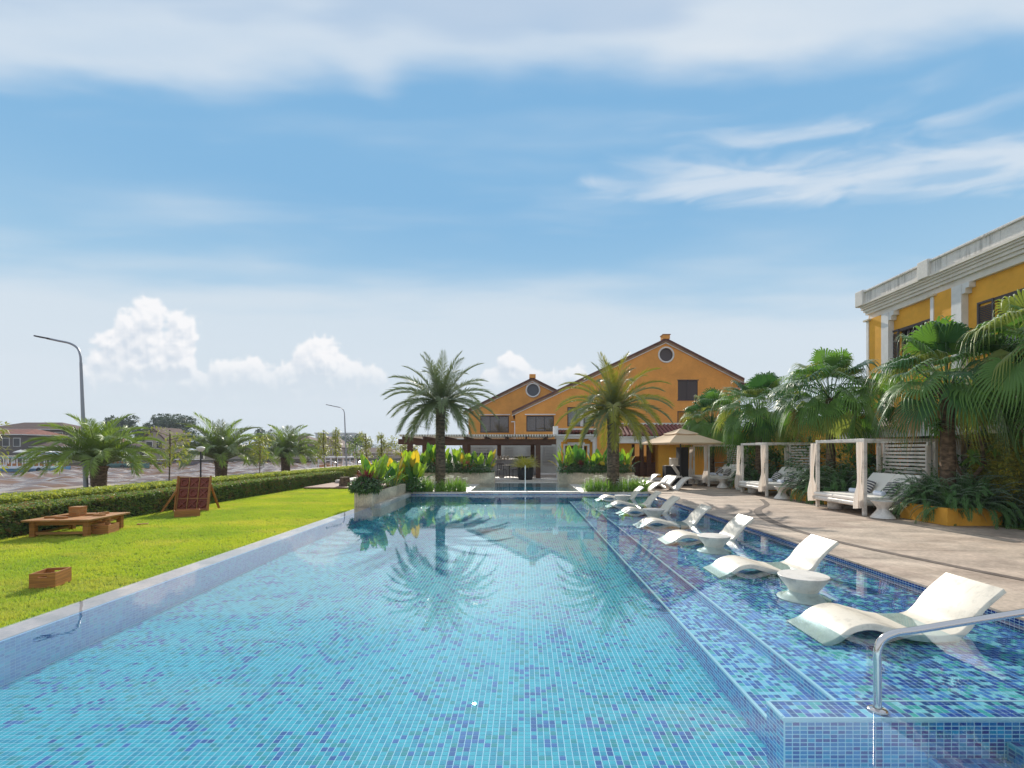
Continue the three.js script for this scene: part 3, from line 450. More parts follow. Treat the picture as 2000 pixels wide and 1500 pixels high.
  const t0 = thing('side_table', 'white hourglass side table before the cabana nearest the fern planter', 'table', 9.06, DECK_Y + 0.012, 12.42, 0, 'white side tables by the cabanas'); part('body', lathe(prof.slice(0, 11), 48), mats.plasticClean, t0); part('top', lathe([[0.2675, 0.4305], [0.264, 0.4425], [0, 0.443]], 48), mats.plasticClean, t0);
  copyOf(t0, 9.15, DECK_Y + 0.012, 17.45, 1, 'white hourglass side table before the middle cabana'); copyOf(t0, 9.2, DECK_Y + 0.012, 22.8, 2, 'white hourglass side table before the cabana beside the parasol');
  const ped = thing('flared_pedestal', 'tall white flared pedestal between the two farther cabanas', 'pedestal', 9.5, DECK_Y + 0.012, 21.6); part('body', lathe([[0, 0], [0.2, 0], [0.2, 0.02], [0.175, 0.3], [0.15, 0.62], [0.14, 0.78], [0.16, 0.92], [0.22, 1.04], [0.25, 1.1], [0.24, 1.12], [0, 1.12]], 40), mats.plasticClean, ped);
}
// tan cantilever parasol with vented top
{
  const p = thing('parasol', 'square tan parasol with vented double top over the towel kiosk', 'parasol', 7.75, DECK_Y + 0.012, 24.4, 0.25);
  const sq = (w, y0, y1, w1) => { const m = new Mesher(), n = 8; for (let s = 0; s < 4; s++) { const a = s * Math.PI / 2; let prev; for (let i = 0; i <= n; i++) { const u = i / n * 2 - 1, rows = []; for (let j = 0; j <= 5; j++) { const t = j / 5, ww = mixN(w, w1, t), sag = -0.05 * Math.sin(Math.PI * t) * (1 - u * u) - 0.03 * (1 - u * u) * (1 - t); const lx = u * ww, lz = ww; rows.push(m.v(lx * Math.cos(a) + lz * Math.sin(a), mixN(y0, y1, t) + sag, -lx * Math.sin(a) + lz * Math.cos(a))); } if (prev) for (let j = 0; j < 5; j++) m.q(prev[j], rows[j], rows[j + 1], prev[j + 1]); prev = rows; } } return m.geo(); };
  const can = part('canopy', sq(1.45, 2.1, 2.55, 0.5), mats.canvasTan, p); part('vent', sq(0.62, 2.56, 2.83, 0.02), mats.canvasTan, can);
  const val = []; for (let s = 0; s < 4; s++) { const g = new THREE.BoxGeometry(2.9, 0.07, 0.006); g.translate(0, 2.065, 1.45); g.rotateY(s * Math.PI / 2); val.push(muv(g)); } part('valance', mg(val), mats.canvasTan, can);
  part('mast', rod(new THREE.Vector3(0.0, 0, 0), new THREE.Vector3(0, 2.75, 0), 0.035, 12), mats.darkMetal, p); part('base', rb(-0.4, 0.4, 0, 0.08, -0.4, 0.4, 0.02), mats.dark, p);
  for (let s = 0; s < 8; s++) { const a = s * Math.PI / 4, e = s % 2 ? 1.98 : 1.4; part('rib', rod(new THREE.Vector3(0, 2.5, 0), new THREE.Vector3(Math.cos(a + Math.PI / 4 * 0) * e * 0.98, 2.06, Math.sin(a) * e * 0.98), 0.012, 6), mats.darkMetal, p); }
  const k = thing('towel_kiosk', 'dark kiosk with sloping pale board and white box under the parasol', 'kiosk', 7.7, DECK_Y + 0.012, 25.1);
  part('cabinet', rb(-0.55, 0.15, 0, 0.95, -0.3, 0.35, 0.01), mats.dark, k); part('cabinet', rb(0.16, 0.62, 0, 1.9, -0.2, 0.35, 0.01), mats.dark, k);
  part('sloping_board', bar(new THREE.Vector3(-0.25, 1.0, 0.42), new THREE.Vector3(0.4, 0.02, 0.42), 0.05, 0.16), mats.frame, k); part('white_box', rb(-0.25, 0.12, 0.952, 1.35, -0.15, 0.2, 0.02), mats.plasticClean, k); part('counter', rb(-0.58, 0.16, 0.953, 0.985, -0.33, -0.16, 0.005), mats.frame, k);
}
// lawn games: crates, table with wooden blocks, noughts-and-crosses board
{
  const GY = LAWN_Y + 0.012;
  function crate(name, label, x, d, turn, w, l, h, mat) {
    const c = thing(name, label, 'crate', x, GY, d, turn), t = 0.018;
    const end = (s) => { const slot = new THREE.Path(); slot.moveTo(-0.05, h * 0.72); slot.lineTo(0.05, h * 0.72); slot.lineTo(0.05, h * 0.82); slot.lineTo(-0.05, h * 0.82); slot.isPath = true; const g = extrude(rect(-w / 2, w / 2, 0, h), t, [slot]); g.translate(0, 0, s > 0 ? l / 2 : -l / 2 + t); return g; };
    part('end_board', end(1), mat, c); part('end_board', end(-1), mat, c); part('side_board', bx(-w / 2, -w / 2 + t, 0, h - 0.002, -l / 2 + t + 0.001, l / 2 - t - 0.001), mat, c); part('side_board', bx(w / 2 - t, w / 2, 0, h - 0.002, -l / 2 + t + 0.001, l / 2 - t - 0.001), mat, c); part('bottom_board', bx(-w / 2 + t + 0.001, w / 2 - t - 0.001, 0.005, 0.02, -l / 2 + t + 0.001, l / 2 - t - 0.001), mat, c); return c;
  }
  crate('wooden_crate', 'empty wooden crate alone on the grass by the pool edge', -6.53, 6.78, 0.28, 0.29, 0.36, 0.2, mats.wood);
  crate('wooden_crate', 'wooden crate on the grass in front of the game board', -9.5, 13.85, -0.95, 0.34, 0.6, 0.2, mats.wood);
  crate('wooden_crate', 'wooden crate heaped with blocks under the low garden table', -9.52, 11.1, 0.3, 0.42, 0.5, 0.2, mats.wood);
  const tx = -10.1, td = 11.15, tt = 0.12, t = thing('garden_table', 'low square wooden garden table on the lawn holding a block tower', 'table', tx, GY, td, tt);
  for (let k = 0; k < 7; k++) part('plank', rb(-0.66 + k * 0.189, -0.66 + k * 0.189 + 0.184, 0.335, 0.375, -0.66, 0.66, 0.004, 1), k % 2 ? mats.wood : mats.wood2, t);
  for (const [x, d] of [[-0.52, -0.52], [0.52, -0.52], [-0.52, 0.52], [0.52, 0.52]]) part('leg', rb(x - 0.05, x + 0.05, 0, 0.334, d - 0.05, d + 0.05, 0.005, 1), mats.wood, t);
  part('apron', mg([bx(-0.47, 0.47, 0.25, 0.332, -0.54, -0.51), bx(-0.47, 0.47, 0.25, 0.332, 0.51, 0.54), bx(-0.54, -0.51, 0.25, 0.332, -0.47, 0.47), bx(0.51, 0.54, 0.25, 0.332, -0.47, 0.47)]), mats.wood, t);
  part('stretcher', bx(-0.47, 0.47, 0.05, 0.1, -0.535, -0.505), mats.wood2, t); part('stretcher', bx(-0.535, -0.505, 0.05, 0.1, -0.47, 0.47), mats.wood2, t); part('stretcher', bx(0.505, 0.535, 0.05, 0.1, -0.47, 0.47), mats.wood2, t);
  const blk = rb(-0.1125, 0.1125, 0, 0.042, -0.0365, 0.0365, 0.004, 1), r = rng(77);
  const put = (lx, ly, ld, a, label, mat) => { const c = Math.cos(tt), s = Math.sin(tt), b = single('wooden_block', blk, mat || (r() < 0.5 ? mats.wood : mats.wood2), label, 'block', 'wooden tower blocks'); b.position.set(tx + lx * c - ld * s, GY + ly, -(td + ld * c + lx * s)); b.rotation.y = a; };
  for (let k = 0; k < 5; k++) for (let i = 0; i < 3; i++) { const o = (i - 1) * 0.0755; put(-0.06 + (k % 2 ? o : 0), 0.376 + k * 0.0428, 0.05 + (k % 2 ? 0 : o), (k % 2 ? Math.PI / 2 : 0) + tt, 'pale wooden block stacked in the small tower on the garden table'); }
  for (const [x, d, a] of [[-0.34, -0.3, 0.3], [-0.25, -0.05, 0.9], [-0.16, -0.28, -0.3], [0.2, 0.1, 0.5], [0.42, 0.0, 0.1], [0.26, 0.35, 1.2], [-0.05, -0.42, 0.1]]) put(x, 0.376, d, a, 'pale wooden block lying loose on the garden table');
  { const cx = -9.52, cd = 11.1; let n = 0; for (let k = 0; k < 14; k++) { const lx = (r() - 0.5) * 0.14, ld = (r() - 0.5) * 0.3, b = single('wooden_block', blk, r() < 0.5 ? mats.wood : mats.wood2, 'pale wooden block heaped in the crate under the garden table', 'block', 'wooden tower blocks'); b.position.set(cx + lx, GY + 0.022 + (n % 7) * 0.0435, -(cd + ld * 0.8 + (n % 2 ? 0.08 : -0.08))); b.rotation.y = 0.3 + (n % 3) * 0.35; n++; } }
  const lone = single('wooden_block', blk, mats.wood2, 'single pale wooden block fallen on the grass beside the garden table', 'block', 'wooden tower blocks'); lone.position.set(-9.55, GY, -12.3); lone.rotation.y = 0.4;
  // board
  const b = thing('game_board', 'upright reddish noughts and crosses board leaning on a wooden easel', 'game board', -10.22, GY, 15.1, 0.12), tilt = -0.2;
  const face = new THREE.Group(); face.name = 'board'; face.position.set(0, 0.06, 0); face.rotation.x = tilt; b.add(face);
  part('back_panel', bx(-0.44, 0.44, 0, 1.0, 0.02, 0.045), mats.redwood, face);
  for (let k = 0; k < 4; k++) { part('divider', bx(-0.44 + k * 0.288, -0.424 + k * 0.288, 0, 1.0, -0.022, 0.019), mats.wood2, face); part('divider', bx(-0.438, 0.438, k * 0.328, k * 0.328 + 0.016, -0.02, 0.0185), mats.wood2, face); }
  const ring = muvKeep(new THREE.TorusGeometry(0.095, 0.022, 8, 28)), cross = mg([bar(new THREE.Vector3(-0.1, -0.1, 0), new THREE.Vector3(0.1, 0.1, 0), 0.035, 0.035), bar(new THREE.Vector3(-0.1, 0.1, 0.004), new THREE.Vector3(0.1, -0.1, 0.004), 0.034, 0.034)]);
  const lay = ['o', 'x', 'x', 'o', 'o', 'x', 'x', 'x', 'o']; lay.forEach((q, k) => { const m = part(q === 'o' ? 'nought' : 'cross', q === 'o' ? ring : cross, mats.redwood, face); m.position.set(-0.288 + (k % 3) * 0.288, 0.83 - Math.floor(k / 3) * 0.328, -0.0); });
  part('front_leg', bar(new THREE.Vector3(-0.47, 0, 0.03), new THREE.Vector3(-0.47, 1.08, -0.18), 0.04, 0.06), mats.wood, b); part('front_leg', bar(new THREE.Vector3(0.47, 0, 0.03), new THREE.Vector3(0.47, 1.08, -0.18), 0.04, 0.06), mats.wood, b); part('rear_leg', bar(new THREE.Vector3(-0.47, 0, -0.7), new THREE.Vector3(-0.42, 0.9, -0.2), 0.04, 0.06), mats.wood, b); part('rear_leg', bar(new THREE.Vector3(0.47, 0, -0.7), new THREE.Vector3(0.42, 0.9, -0.2), 0.04, 0.06), mats.wood, b); part('foot_ledge', bx(-0.5, 0.5, 0.03, 0.06, -0.08, -0.02), mats.wood, b);
  const ll = part('prop', bar(new THREE.Vector3(-0.72, 0, 0.28), new THREE.Vector3(-0.46, 0.62, -0.03), 0.05, 0.05), mats.wood, b);
}
// timber platform with rustic seats beside the hedge
{
  const p = thing('timber_platform', 'low pinkish timber platform at the far end of the lawn', 'platform', -8.7, LAWN_Y, 25.6);
  const m2 = M(S(196, 146, 124), 0.7, { map: woodTone }); for (let k = 0; k < 16; k++) part('board', rb(-2.0, 2.0, 0.06, 0.12, -1.8 + k * 0.225, -1.8 + k * 0.225 + 0.218, 0.004, 1), m2, p); part('joist_frame', bx(-1.95, 1.95, 0, 0.059, -1.75, 1.75), mats.pergola, p);
  const seat = thing('log_seat', 'thick pale cut log seat on the timber platform', 'seat', -9.1, LAWN_Y + 0.121, 24.9, 0.3); part('log', (() => { const g = new THREE.CylinderGeometry(0.24, 0.27, 0.44, 18, 4); const q = g.attributes.position, r = rng(3); for (let i = 0; i < q.count; i++) { const k = 1 + 0.1 * (r() - 0.5); q.setX(i, q.getX(i) * k); q.setZ(i, q.getZ(i) * k); } g.translate(0, 0.22, 0); return muv(g); })(), mats.trunkGrey, seat);
  const nest = thing('branch_chair', 'round dark chair woven of bent branches on the timber platform', 'chair', -8.2, LAWN_Y + 0.121, 26.0); const r = rng(41); for (let k = 0; k < 26; k++) { const a = r() * 6.28, rr = 0.55, pts = []; for (let i = 0; i <= 5; i++) { const t = i / 5, b = a + (t - 0.5) * 1.7; pts.push(new THREE.Vector3(Math.cos(b) * rr * (0.9 + 0.25 * r()), 0.05 + 0.7 * Math.sin(t * 3.1) * (0.3 + 0.7 * r()), Math.sin(b) * rr * (0.9 + 0.25 * r()))); } part('branch', tube(pts, 0.022, 14, 5), mats.redwood, nest); } part('seat', lathe([[0, 0.3], [0.5, 0.36], [0.52, 0.3], [0.4, 0.0], [0, 0.0]], 20), mats.redwood, nest);
}

// ================================================================ BUILDINGS
function windowSet(parent, x0, x1, y0, y1, d, n, opts = {}) {   // facing the camera, in a hole already cut; frame > sash bars, panes
  const f = 0.09, fr = part('window_frame', mg([bx(x0, x1, y0, y0 + f, d - 0.04, d + 0.08), bx(x0, x1, y1 - f, y1, d - 0.04, d + 0.08), bx(x0, x0 + f, y0 + f, y1 - f, d - 0.04, d + 0.08), bx(x1 - f, x1, y0 + f, y1 - f, d - 0.04, d + 0.08)]), mats.darkFrame, parent);
  const w = (x1 - x0 - 2 * f) / n; for (let k = 0; k < n; k++) { if (k) part('sash_bar', bx(x0 + f + k * w - 0.035, x0 + f + k * w + 0.035, y0 + f, y1 - f, d - 0.03, d + 0.05), mats.darkFrame, fr); part('pane', bx(x0 + f + k * w + (k ? 0.035 : 0), x0 + f + (k + 1) * w - (k < n - 1 ? 0.035 : 0), y0 + f, y1 - f, d + 0.02, d + 0.03), mats.glass, fr); }
  part('curtain', bx(x0 + 0.02, x1 - 0.02, y0 + 0.02, y1 - 0.02, d + 0.5, d + 0.52), opts.room || M(S(150, 110, 84), 0.95), fr); return fr;
}
function ringGeo(x, y, d, r, t) { const g = muvKeep(new THREE.TorusGeometry(r, t, 10, 48)); g.translate(x, y, -d); return g; }
function slopeStrip(pts, dy, h, d0, d1) { const up = pts.map(([x, y]) => [x, y + dy]), lo = pts.map(([x, y]) => [x, y + dy - h]).reverse(); const g = extrude([...up, ...lo], d1 - d0); g.translate(0, 0, -d0); return g; }
{ // large gabled house
  const D = 40, P = (px, py) => [XP(px, D), YP(py, D)], b = thing('gabled_house', 'large orange house with tall gable, round vent and louvred window', 'house', 0, 0, 0);
  const roofL = P(1000, 806), apex = P(1300, 664), eaveR = P(1452, 742), base = 0.18, right = XP(1446, D), left = XP(1006, D);
  const wallPts = [[left, base], [right, base], [right, eaveR[1] - 0.1], [apex[0], apex[1] - 0.25], [left, roofL[1] - 0.15]];
  const win = [XP(1324, D), XP(1363, D), YP(781, D), YP(743, D)], win2 = [XP(1028, D), XP(1082, D), YP(843, D), YP(812, D)], win3 = [XP(1323, D), XP(1345, D), YP(836, D), YP(803, D)], dr = [XP(1108, D), XP(1160, D), YP(833, D), YP(795, D)];
  const wl = extrude(wallPts, 0.35, [circle(...P(1301, 693), 0.56), rect(...win), rect(...win2), rect(...win3), rect(...dr)]); wl.translate(0, 0, -D); part('wall', wl, mats.orange, b);
  part('rear_wall', mg([bx(left, right, base, roofL[1] - 0.4, D + 13.6, D + 14), bx(right - 0.35, right, base, eaveR[1] - 0.4, D + 0.36, D + 13.6), bx(left, left + 0.35, base, roofL[1] - 0.5, D + 0.36, D + 13.6)]), mats.orange, b);
  const line = [[roofL[0], roofL[1]], [apex[0], apex[1]], [eaveR[0], eaveR[1]]];
  const rf = part('roof', slopeStrip(line, 0.12, 0.16, D - 0.22, D + 14), mats.roofDark, b);
  part('coping', slopeStrip(line, -0.042, 0.16, D - 0.16, D + 0.3), M(S(168, 136, 108), 0.85, { map: stoneTone }), rf); part('moulding', slopeStrip(line, -0.205, 0.07, D - 0.11, D + 0.2), mats.white, rf);
  const cx = apex[0]; part('finial', rb(cx - 0.28, cx + 0.28, apex[1] + 0.04, apex[1] + 0.36, D - 0.28, D + 0.5, 0.02), mats.orange, rf); part('finial_cap', rb(cx - 0.33, cx + 0.33, apex[1] + 0.361, apex[1] + 0.42, D - 0.33, D + 0.55, 0.01), M(S(160, 120, 90), 0.85), rf);
  part('eave_return', mg([bx(eaveR[0] - 0.5, eaveR[0] + 0.35, eaveR[1] - 0.42, eaveR[1] - 0.25, D - 0.3, D + 14), bx(eaveR[0] - 0.45, eaveR[0] + 0.2, eaveR[1] - 0.6, eaveR[1] - 0.425, D - 0.2, D + 13.8)]), mats.roofDark, rf);
  part('downpipe', mg([bx(left - 0.06, left, base, roofL[1] - 0.8, D - 0.06, D), bx(left - 0.32, left - 0.002, roofL[1] - 0.78, roofL[1] - 0.7, D - 0.06, D)]), mats.white, b); part('downpipe', mg([bx(right - 0.5, right - 0.44, 5.4, eaveR[1] - 0.65, D - 0.06, D), bx(right - 0.438, right + 0.3, eaveR[1] - 0.69, eaveR[1] - 0.65, D - 0.06, D)]), mats.white, b);
  const v = part('round_vent', ringGeo(...P(1301, 693), D - 0.02, 0.6, 0.07), mats.white, b); const disc = new THREE.CylinderGeometry(0.56, 0.56, 0.04, 40); disc.rotateX(Math.PI / 2); disc.translate(...P(1301, 693), -(D + 0.15)); part('vent_panel', muv(disc), mats.shutter, v);
  const lw = part('louvred_window', mg([bx(win[0] - 0.06, win[1] + 0.06, win[2] - 0.06, win[2], D - 0.05, D + 0.1), bx(win[0] - 0.06, win[1] + 0.06, win[3], win[3] + 0.06, D - 0.05, D + 0.1), bx((win[0] + win[1]) / 2 - 0.04, (win[0] + win[1]) / 2 + 0.04, win[2], win[3], D - 0.02, D + 0.1), bx(win[0], win[1], win[2], win[3], D + 0.12, D + 0.14)]), mats.shutter, b);
  const lg = bx(win[0] + 0.01, (win[0] + win[1]) / 2 - 0.045, -0.035, 0.035, 0, 0.012); for (let s = 0; s < 2; s++) for (let k = 0; k < 16; k++) { const q = part('slat', lg, mats.shutter, lw); q.position.set(s * ((win[1] - win[0]) / 2 + 0.035), win[2] + 0.06 + k * 0.0985, -(D + 0.04)); q.rotation.x = -0.5 * 0; }
  windowSet(b, ...win2, D + 0.08, 3); windowSet(b, ...win3, D + 0.08, 1); windowSet(b, ...dr, D + 0.08, 3, { room: mats.room });
  part('window_hood', bx(win2[0] - 0.12, win2[1] + 0.12, win2[3] + 0.06, win2[3] + 0.14, D - 0.12, D), mats.white, b);
  part('column', rod(V(XP(1136, D), dr[2] + 0.02, D + 0.02), V(XP(1136, D), dr[3] - 0.02, D + 0.02), 0.12, 14), mats.white, b);
}
{ // smaller gabled house behind
  const D = 47, P = (px, py) => [XP(px, D), YP(py, D)], b = thing('gabled_house', 'smaller ochre house with low gable and round window behind the pergola', 'house', 0, 0, 0);
  const L = P(905, 806), A = P(1040, 740), Rr = P(1112, 776), left = XP(915, D), right = XP(1112, D), win = [XP(938, D), XP(994, D), YP(845, D), YP(812, D)];
  const wl = extrude([[left, 0.1], [right, 0.1], [right, Rr[1] - 0.2], [A[0], A[1] - 0.2], [left, L[1] + 0.05]], 0.35, [circle(...P(1041, 762), 0.6), rect(...win)]); wl.translate(0, 0, -D); part('wall', wl, mats.orange, b);
  part('side_wall', bx(left, left + 0.35, 0.1, L[1] - 0.1, D + 0.36, D + 12), mats.orange, b);
  const line = [L, A, Rr], rf = part('roof', slopeStrip(line, 0.12, 0.16, D - 0.22, D + 12), mats.roofDark, b); part('coping', slopeStrip(line, -0.042, 0.16, D - 0.16, D + 0.3), M(S(168, 136, 108), 0.85, { map: stoneTone }), rf); part('moulding', slopeStrip(line, -0.205, 0.07, D - 0.11, D + 0.2), mats.white, rf);
  part('finial', rb(A[0] - 0.3, A[0] + 0.3, A[1] + 0.05, A[1] + 0.42, D - 0.28, D + 0.5, 0.02), mats.orange, rf);
  const v = part('round_window', ringGeo(...P(1041, 762), D - 0.02, 0.64, 0.075), mats.white, b); const disc = new THREE.CylinderGeometry(0.6, 0.6, 0.04, 40); disc.rotateX(Math.PI / 2); disc.translate(...P(1041, 762), -(D + 0.15)); part('pane', muv(disc), M(S(84, 86, 94), 0.3), v);
  windowSet(b, ...win, D + 0.08, 3); part('window_hood', bx(win[0] - 0.12, win[1] + 0.12, win[3] + 0.06, win[3] + 0.14, D - 0.12, D), mats.white, b);
}
{ // pergola over the bar
  const D0 = 29, D1 = 33.5, x0 = XP(783, D0), x1 = XP(1086, D0), b = thing('pergola', 'long brown timber pergola with pale roof slats over the poolside bar', 'pergola', 0, 0, 0), yb = YP(868, D0), yt = YP(857.5, D0);
  const sg = bx(-0.035, 0.035, 0, 0.1, 0, D1 - D0 + 0.7); for (let x = x0 + 0.02; x < x1; x += 0.155) { const s = part('roof_slat', sg, mats.slat, b); s.position.set(x, yt + 0.145, -(D0 - 0.4)); }
  part('roof_panel', bx(x0 - 0.05, x1, yt + 0.248, yt + 0.262, D0 - 0.35, D1 + 0.25), mats.white, b);
  part('beam', bx(x0 - 0.15, x1, yb, yt, D0 - 0.06, D0 + 0.06), mats.pergola, b); part('beam', bx(x0 - 0.15, x1, yb, yt, D1 - 0.06, D1 + 0.06), mats.pergola, b);
  for (let x = x0 + 0.2; x < x1; x += 1.2) part('rafter', bx(x - 0.05, x + 0.05, yt + 0.002, yt + 0.142, D0 - 0.35, D1 + 0.3), mats.pergola, b);
  for (const px of [801, 908, 1051]) part('post', bx(XP(px, D0) - 0.14, XP(px, D0) + 0.14, 0.18, yb - 0.002, D0 - 0.14, D0 + 0.14), mats.pergola, b);
  for (const px of [829, 915, 975, 1040]) part('post', bx(XP(px, D1) - 0.13, XP(px, D1) + 0.13, 0.18, yb - 0.002, D1 - 0.13, D1 + 0.13), mats.pergola, b);
  const bar2 = thing('bar_counter', 'long pale bar counter in the shade under the pergola', 'counter', 0, 0.18, 33.0); part('front', bx(XP(955, 33), XP(1052, 33), 0, 1.02, -0.3, 0.3), M(S(196, 196, 204), 0.7, { map: stoneTone }), bar2); part('top', rb(XP(955, 33) - 0.1, XP(1052, 33) + 0.1, 1.021, 1.08, -0.42, 0.36, 0.01), mats.coping, bar2);
  const w = thing('bar_back_wall', 'grey panelled back wall of the poolside bar with perforated screens', 'wall', 0, 0.18, 36.2); const bw = M(S(190, 188, 180), 0.9, { map: stuccoTone }), hx0 = XP(930, 36.2), hx1 = XP(958, 36.2); part('wall', extrude(rect(XP(905, 36.2), XP(1090, 36.2), 0, 2.1), 0.3, [rect(hx0, hx1, 1.0, 1.5)]), bw, w); part('kitchen', mg([bx(hx0 - 0.6, hx1 + 0.6, 0, 2.1, 2.4, 2.5), bx(hx0 - 0.6, hx0 - 0.5, 0, 2.1, 0.31, 2.39), bx(hx1 + 0.5, hx1 + 0.6, 0, 2.1, 0.31, 2.39), bx(hx0 - 0.6, hx1 + 0.6, 2.11, 2.2, 0.0, 2.5)]), bw, w);
  const scr = M(S(176, 172, 166), 0.85); for (const [a, c] of [[918, 962], [986, 1002], [1030, 1046], [1060, 1084]]) { const s = new THREE.Group(); s.name = 'screen'; w.add(s); const xa = XP(a, 36), xc = XP(c, 36); for (let x = xa; x <= xc; x += 0.2) part('upright', bx(x - 0.025, x + 0.025, 0.7, 1.95, -0.06, -0.02), scr, s); for (let y = 0.7; y <= 1.95; y += 0.2) part('crossbar', bx(xa, xc, y - 0.025, y + 0.025, -0.1, -0.061), scr, s); }
  part('hatch_sill', bx(hx0 - 0.05, hx1 + 0.05, 0.94, 0.998, -0.12, -0.002), mats.coping, w); part('shelf', bx(XP(955, 36.2), XP(1000, 36.2), 1.08, 1.12, -0.35, -0.11), mats.coping, w);
  const bowl = single('wide_bowl', lathe([[0, 0], [0.2, 0], [0.62, 0.16], [0.64, 0.17], [0.6, 0.165], [0.2, 0.02], [0, 0.02]], 32), mats.dark, 'wide shallow black bowl on the bar counter', 'bowl'); bowl.position.set(XP(1018, 33), 1.261, -32.9);
  const r = rng(8); for (let k = 0; k < 5; k++) { const g = single('white_jar', lathe([[0, 0], [0.08, 0], [0.09, 0.06], [0.085, 0.17], [0.05, 0.2], [0.05, 0.22], [0, 0.22]], 16), mats.plasticClean, 'small white jar in the row on the shaded bar counter', 'jar', 'jars on the bar counter'); g.position.set(XP(966, 33) + k * 0.22, 1.261, -32.9 + 0.03 * (r() - 0.5)); }
  // a table with chairs before the bar
  const tb = thing('cafe_table', 'small round cafe table in front of the bar counter', 'table', XP(995, 30.2), 0.18, 30.2); part('top', lathe([[0, 0.72], [0.4, 0.72], [0.4, 0.745], [0, 0.745]], 28), mats.coping, tb); part('stem', rod(new THREE.Vector3(0, 0.02, 0), new THREE.Vector3(0, 0.719, 0), 0.03, 10), mats.darkMetal, tb); part('foot', lathe([[0, 0], [0.25, 0], [0.25, 0.02], [0, 0.02]], 24), mats.darkMetal, tb);
  const ch = thing('cafe_chair', '', 'chair', XP(980, 30), 0.18, 30, 0.4, 'dark cafe chairs at the bar'); for (const [x, z] of [[-0.2, -0.2], [0.2, -0.2], [-0.2, 0.2], [0.2, 0.2]]) part('leg', rod(new THREE.Vector3(x * 1.15, 0, z * 1.15), new THREE.Vector3(x, 0.45, z), 0.014, 6), mats.darkMetal, ch); part('seat', rb(-0.22, 0.22, 0.451, 0.48, -0.22, 0.22, 0.01, 1), mats.darkMetal, ch); part('backrest', mg([bx(-0.21, 0.21, 0.78, 0.84, 0.2, 0.225), bx(-0.2, -0.17, 0.48, 0.779, 0.2, 0.225), bx(0.17, 0.2, 0.48, 0.779, 0.2, 0.225), bx(-0.06, -0.03, 0.48, 0.779, 0.2, 0.225), bx(0.03, 0.06, 0.48, 0.779, 0.2, 0.225)]), mats.darkMetal, ch); ch.userData.label = 'dark slatted cafe chair standing by the flower bed end of the bar'; copyOf(ch, XP(1008, 30), 0.18, 30.3, -1.4, 'dark slatted cafe chair between the cafe table and the grass pot');
}
{ // white porch with tiled cap
  const D = 30.5, b = thing('white_porch', 'small white and yellow porch with stepped door surround and tiled cap', 'porch', 0, 0.18, D), X = (px) => XP(px, D), Y = (py) => YP(py, D) - 0.18;
  const xl = X(1086), xr = X(1165), top = Y(842);
  part('wall', (() => { const g = extrude(rect(xl + 0.25, xr - 0.05, 0, Y(856)), 0.3, [rect(X(1112), X(1138), 0.02, Y(871)), rect(X(1104), X(1108.5), 0.02, Y(872)), rect(X(1141), X(1146), 0.02, Y(872))]); return g; })(), mats.yellow, b);
  part('hall', mg([bx(X(1100), X(1150), 0, Y(860), 3.4, 3.5), bx(X(1100) - 0.1, X(1100), 0, Y(860), 0.31, 3.39), bx(X(1150), X(1150) + 0.1, 0, Y(860), 0.31, 3.39), bx(X(1100), X(1150), Y(866), Y(866) + 0.1, 0.31, 3.39)]), mats.room, b);
  part('door_surround', (() => extrude([[X(1100), 0], [X(1100), Y(867)], [X(1108), Y(867)], [X(1108), Y(864)], [X(1142), Y(864)], [X(1142), Y(867)], [X(1151), Y(867)], [X(1151), 0], [X(1147), 0], [X(1147), Y(870.5)], [X(1140), Y(870.5)], [X(1140), 0], [X(1137), 0], [X(1137), Y(870)], [X(1113), Y(870)], [X(1113), 0], [X(1110), 0], [X(1110), Y(870.5)], [X(1103.5), Y(870.5)], [X(1103.5), 0]], 0.1).translate(0, 0, 0.102))(), mats.white, b);
  for (const s of [0, 1]) { const x = s ? xr - 0.28 : xl, q = s ? -1 : 1; part('pillar', bx(x, x + 0.28, 0, Y(857), -0.45, -0.15), mats.white, b); part('corbel', (() => { const a = s ? x : x + 0.28; return mg([bx(Math.min(a, a + q * 0.12), Math.max(a, a + q * 0.12), Y(863), Y(857), -0.42, -0.18), bx(Math.min(a + q * 0.121, a + q * 0.24), Math.max(a + q * 0.121, a + q * 0.24), Y(860), Y(857), -0.42, -0.18)]); })(), mats.white, b); }
  const ent = part('entablature', mg([bx(xl - 0.1, xr + 0.1, Y(857) + 0.002, Y(852), -0.5, 0.0), bx(xl - 0.18, xr + 0.18, Y(852) + 0.002, Y(849), -0.58, 0.0)]), mats.white, b);
  part('upper_rail', mg([bx(xl + 0.1, xr, Y(840), Y(836.5), -0.2, 0.0), rb(xl - 0.2, xl + 0.1, Y(849) + 0.002, Y(833), -0.5, -0.1, 0.02)]), mats.white, b);
  const cap = muvKeep(new THREE.CylinderGeometry(0.08, 0.08, 0.42, 10)); cap.rotateX(Math.PI / 2 - 0.35); for (let k = 0; k < 12; k++) { const t = part('roof_tile', cap, mats.roofTile, ent); t.position.set(xl + 0.22 + k * 0.2, Y(844.5), 0.35); }
  part('roof_bed', bx(xl + 0.1, xr, Y(849) + 0.002, Y(840) - 0.002, -0.12, 0.0), mats.roofDark, ent);
}
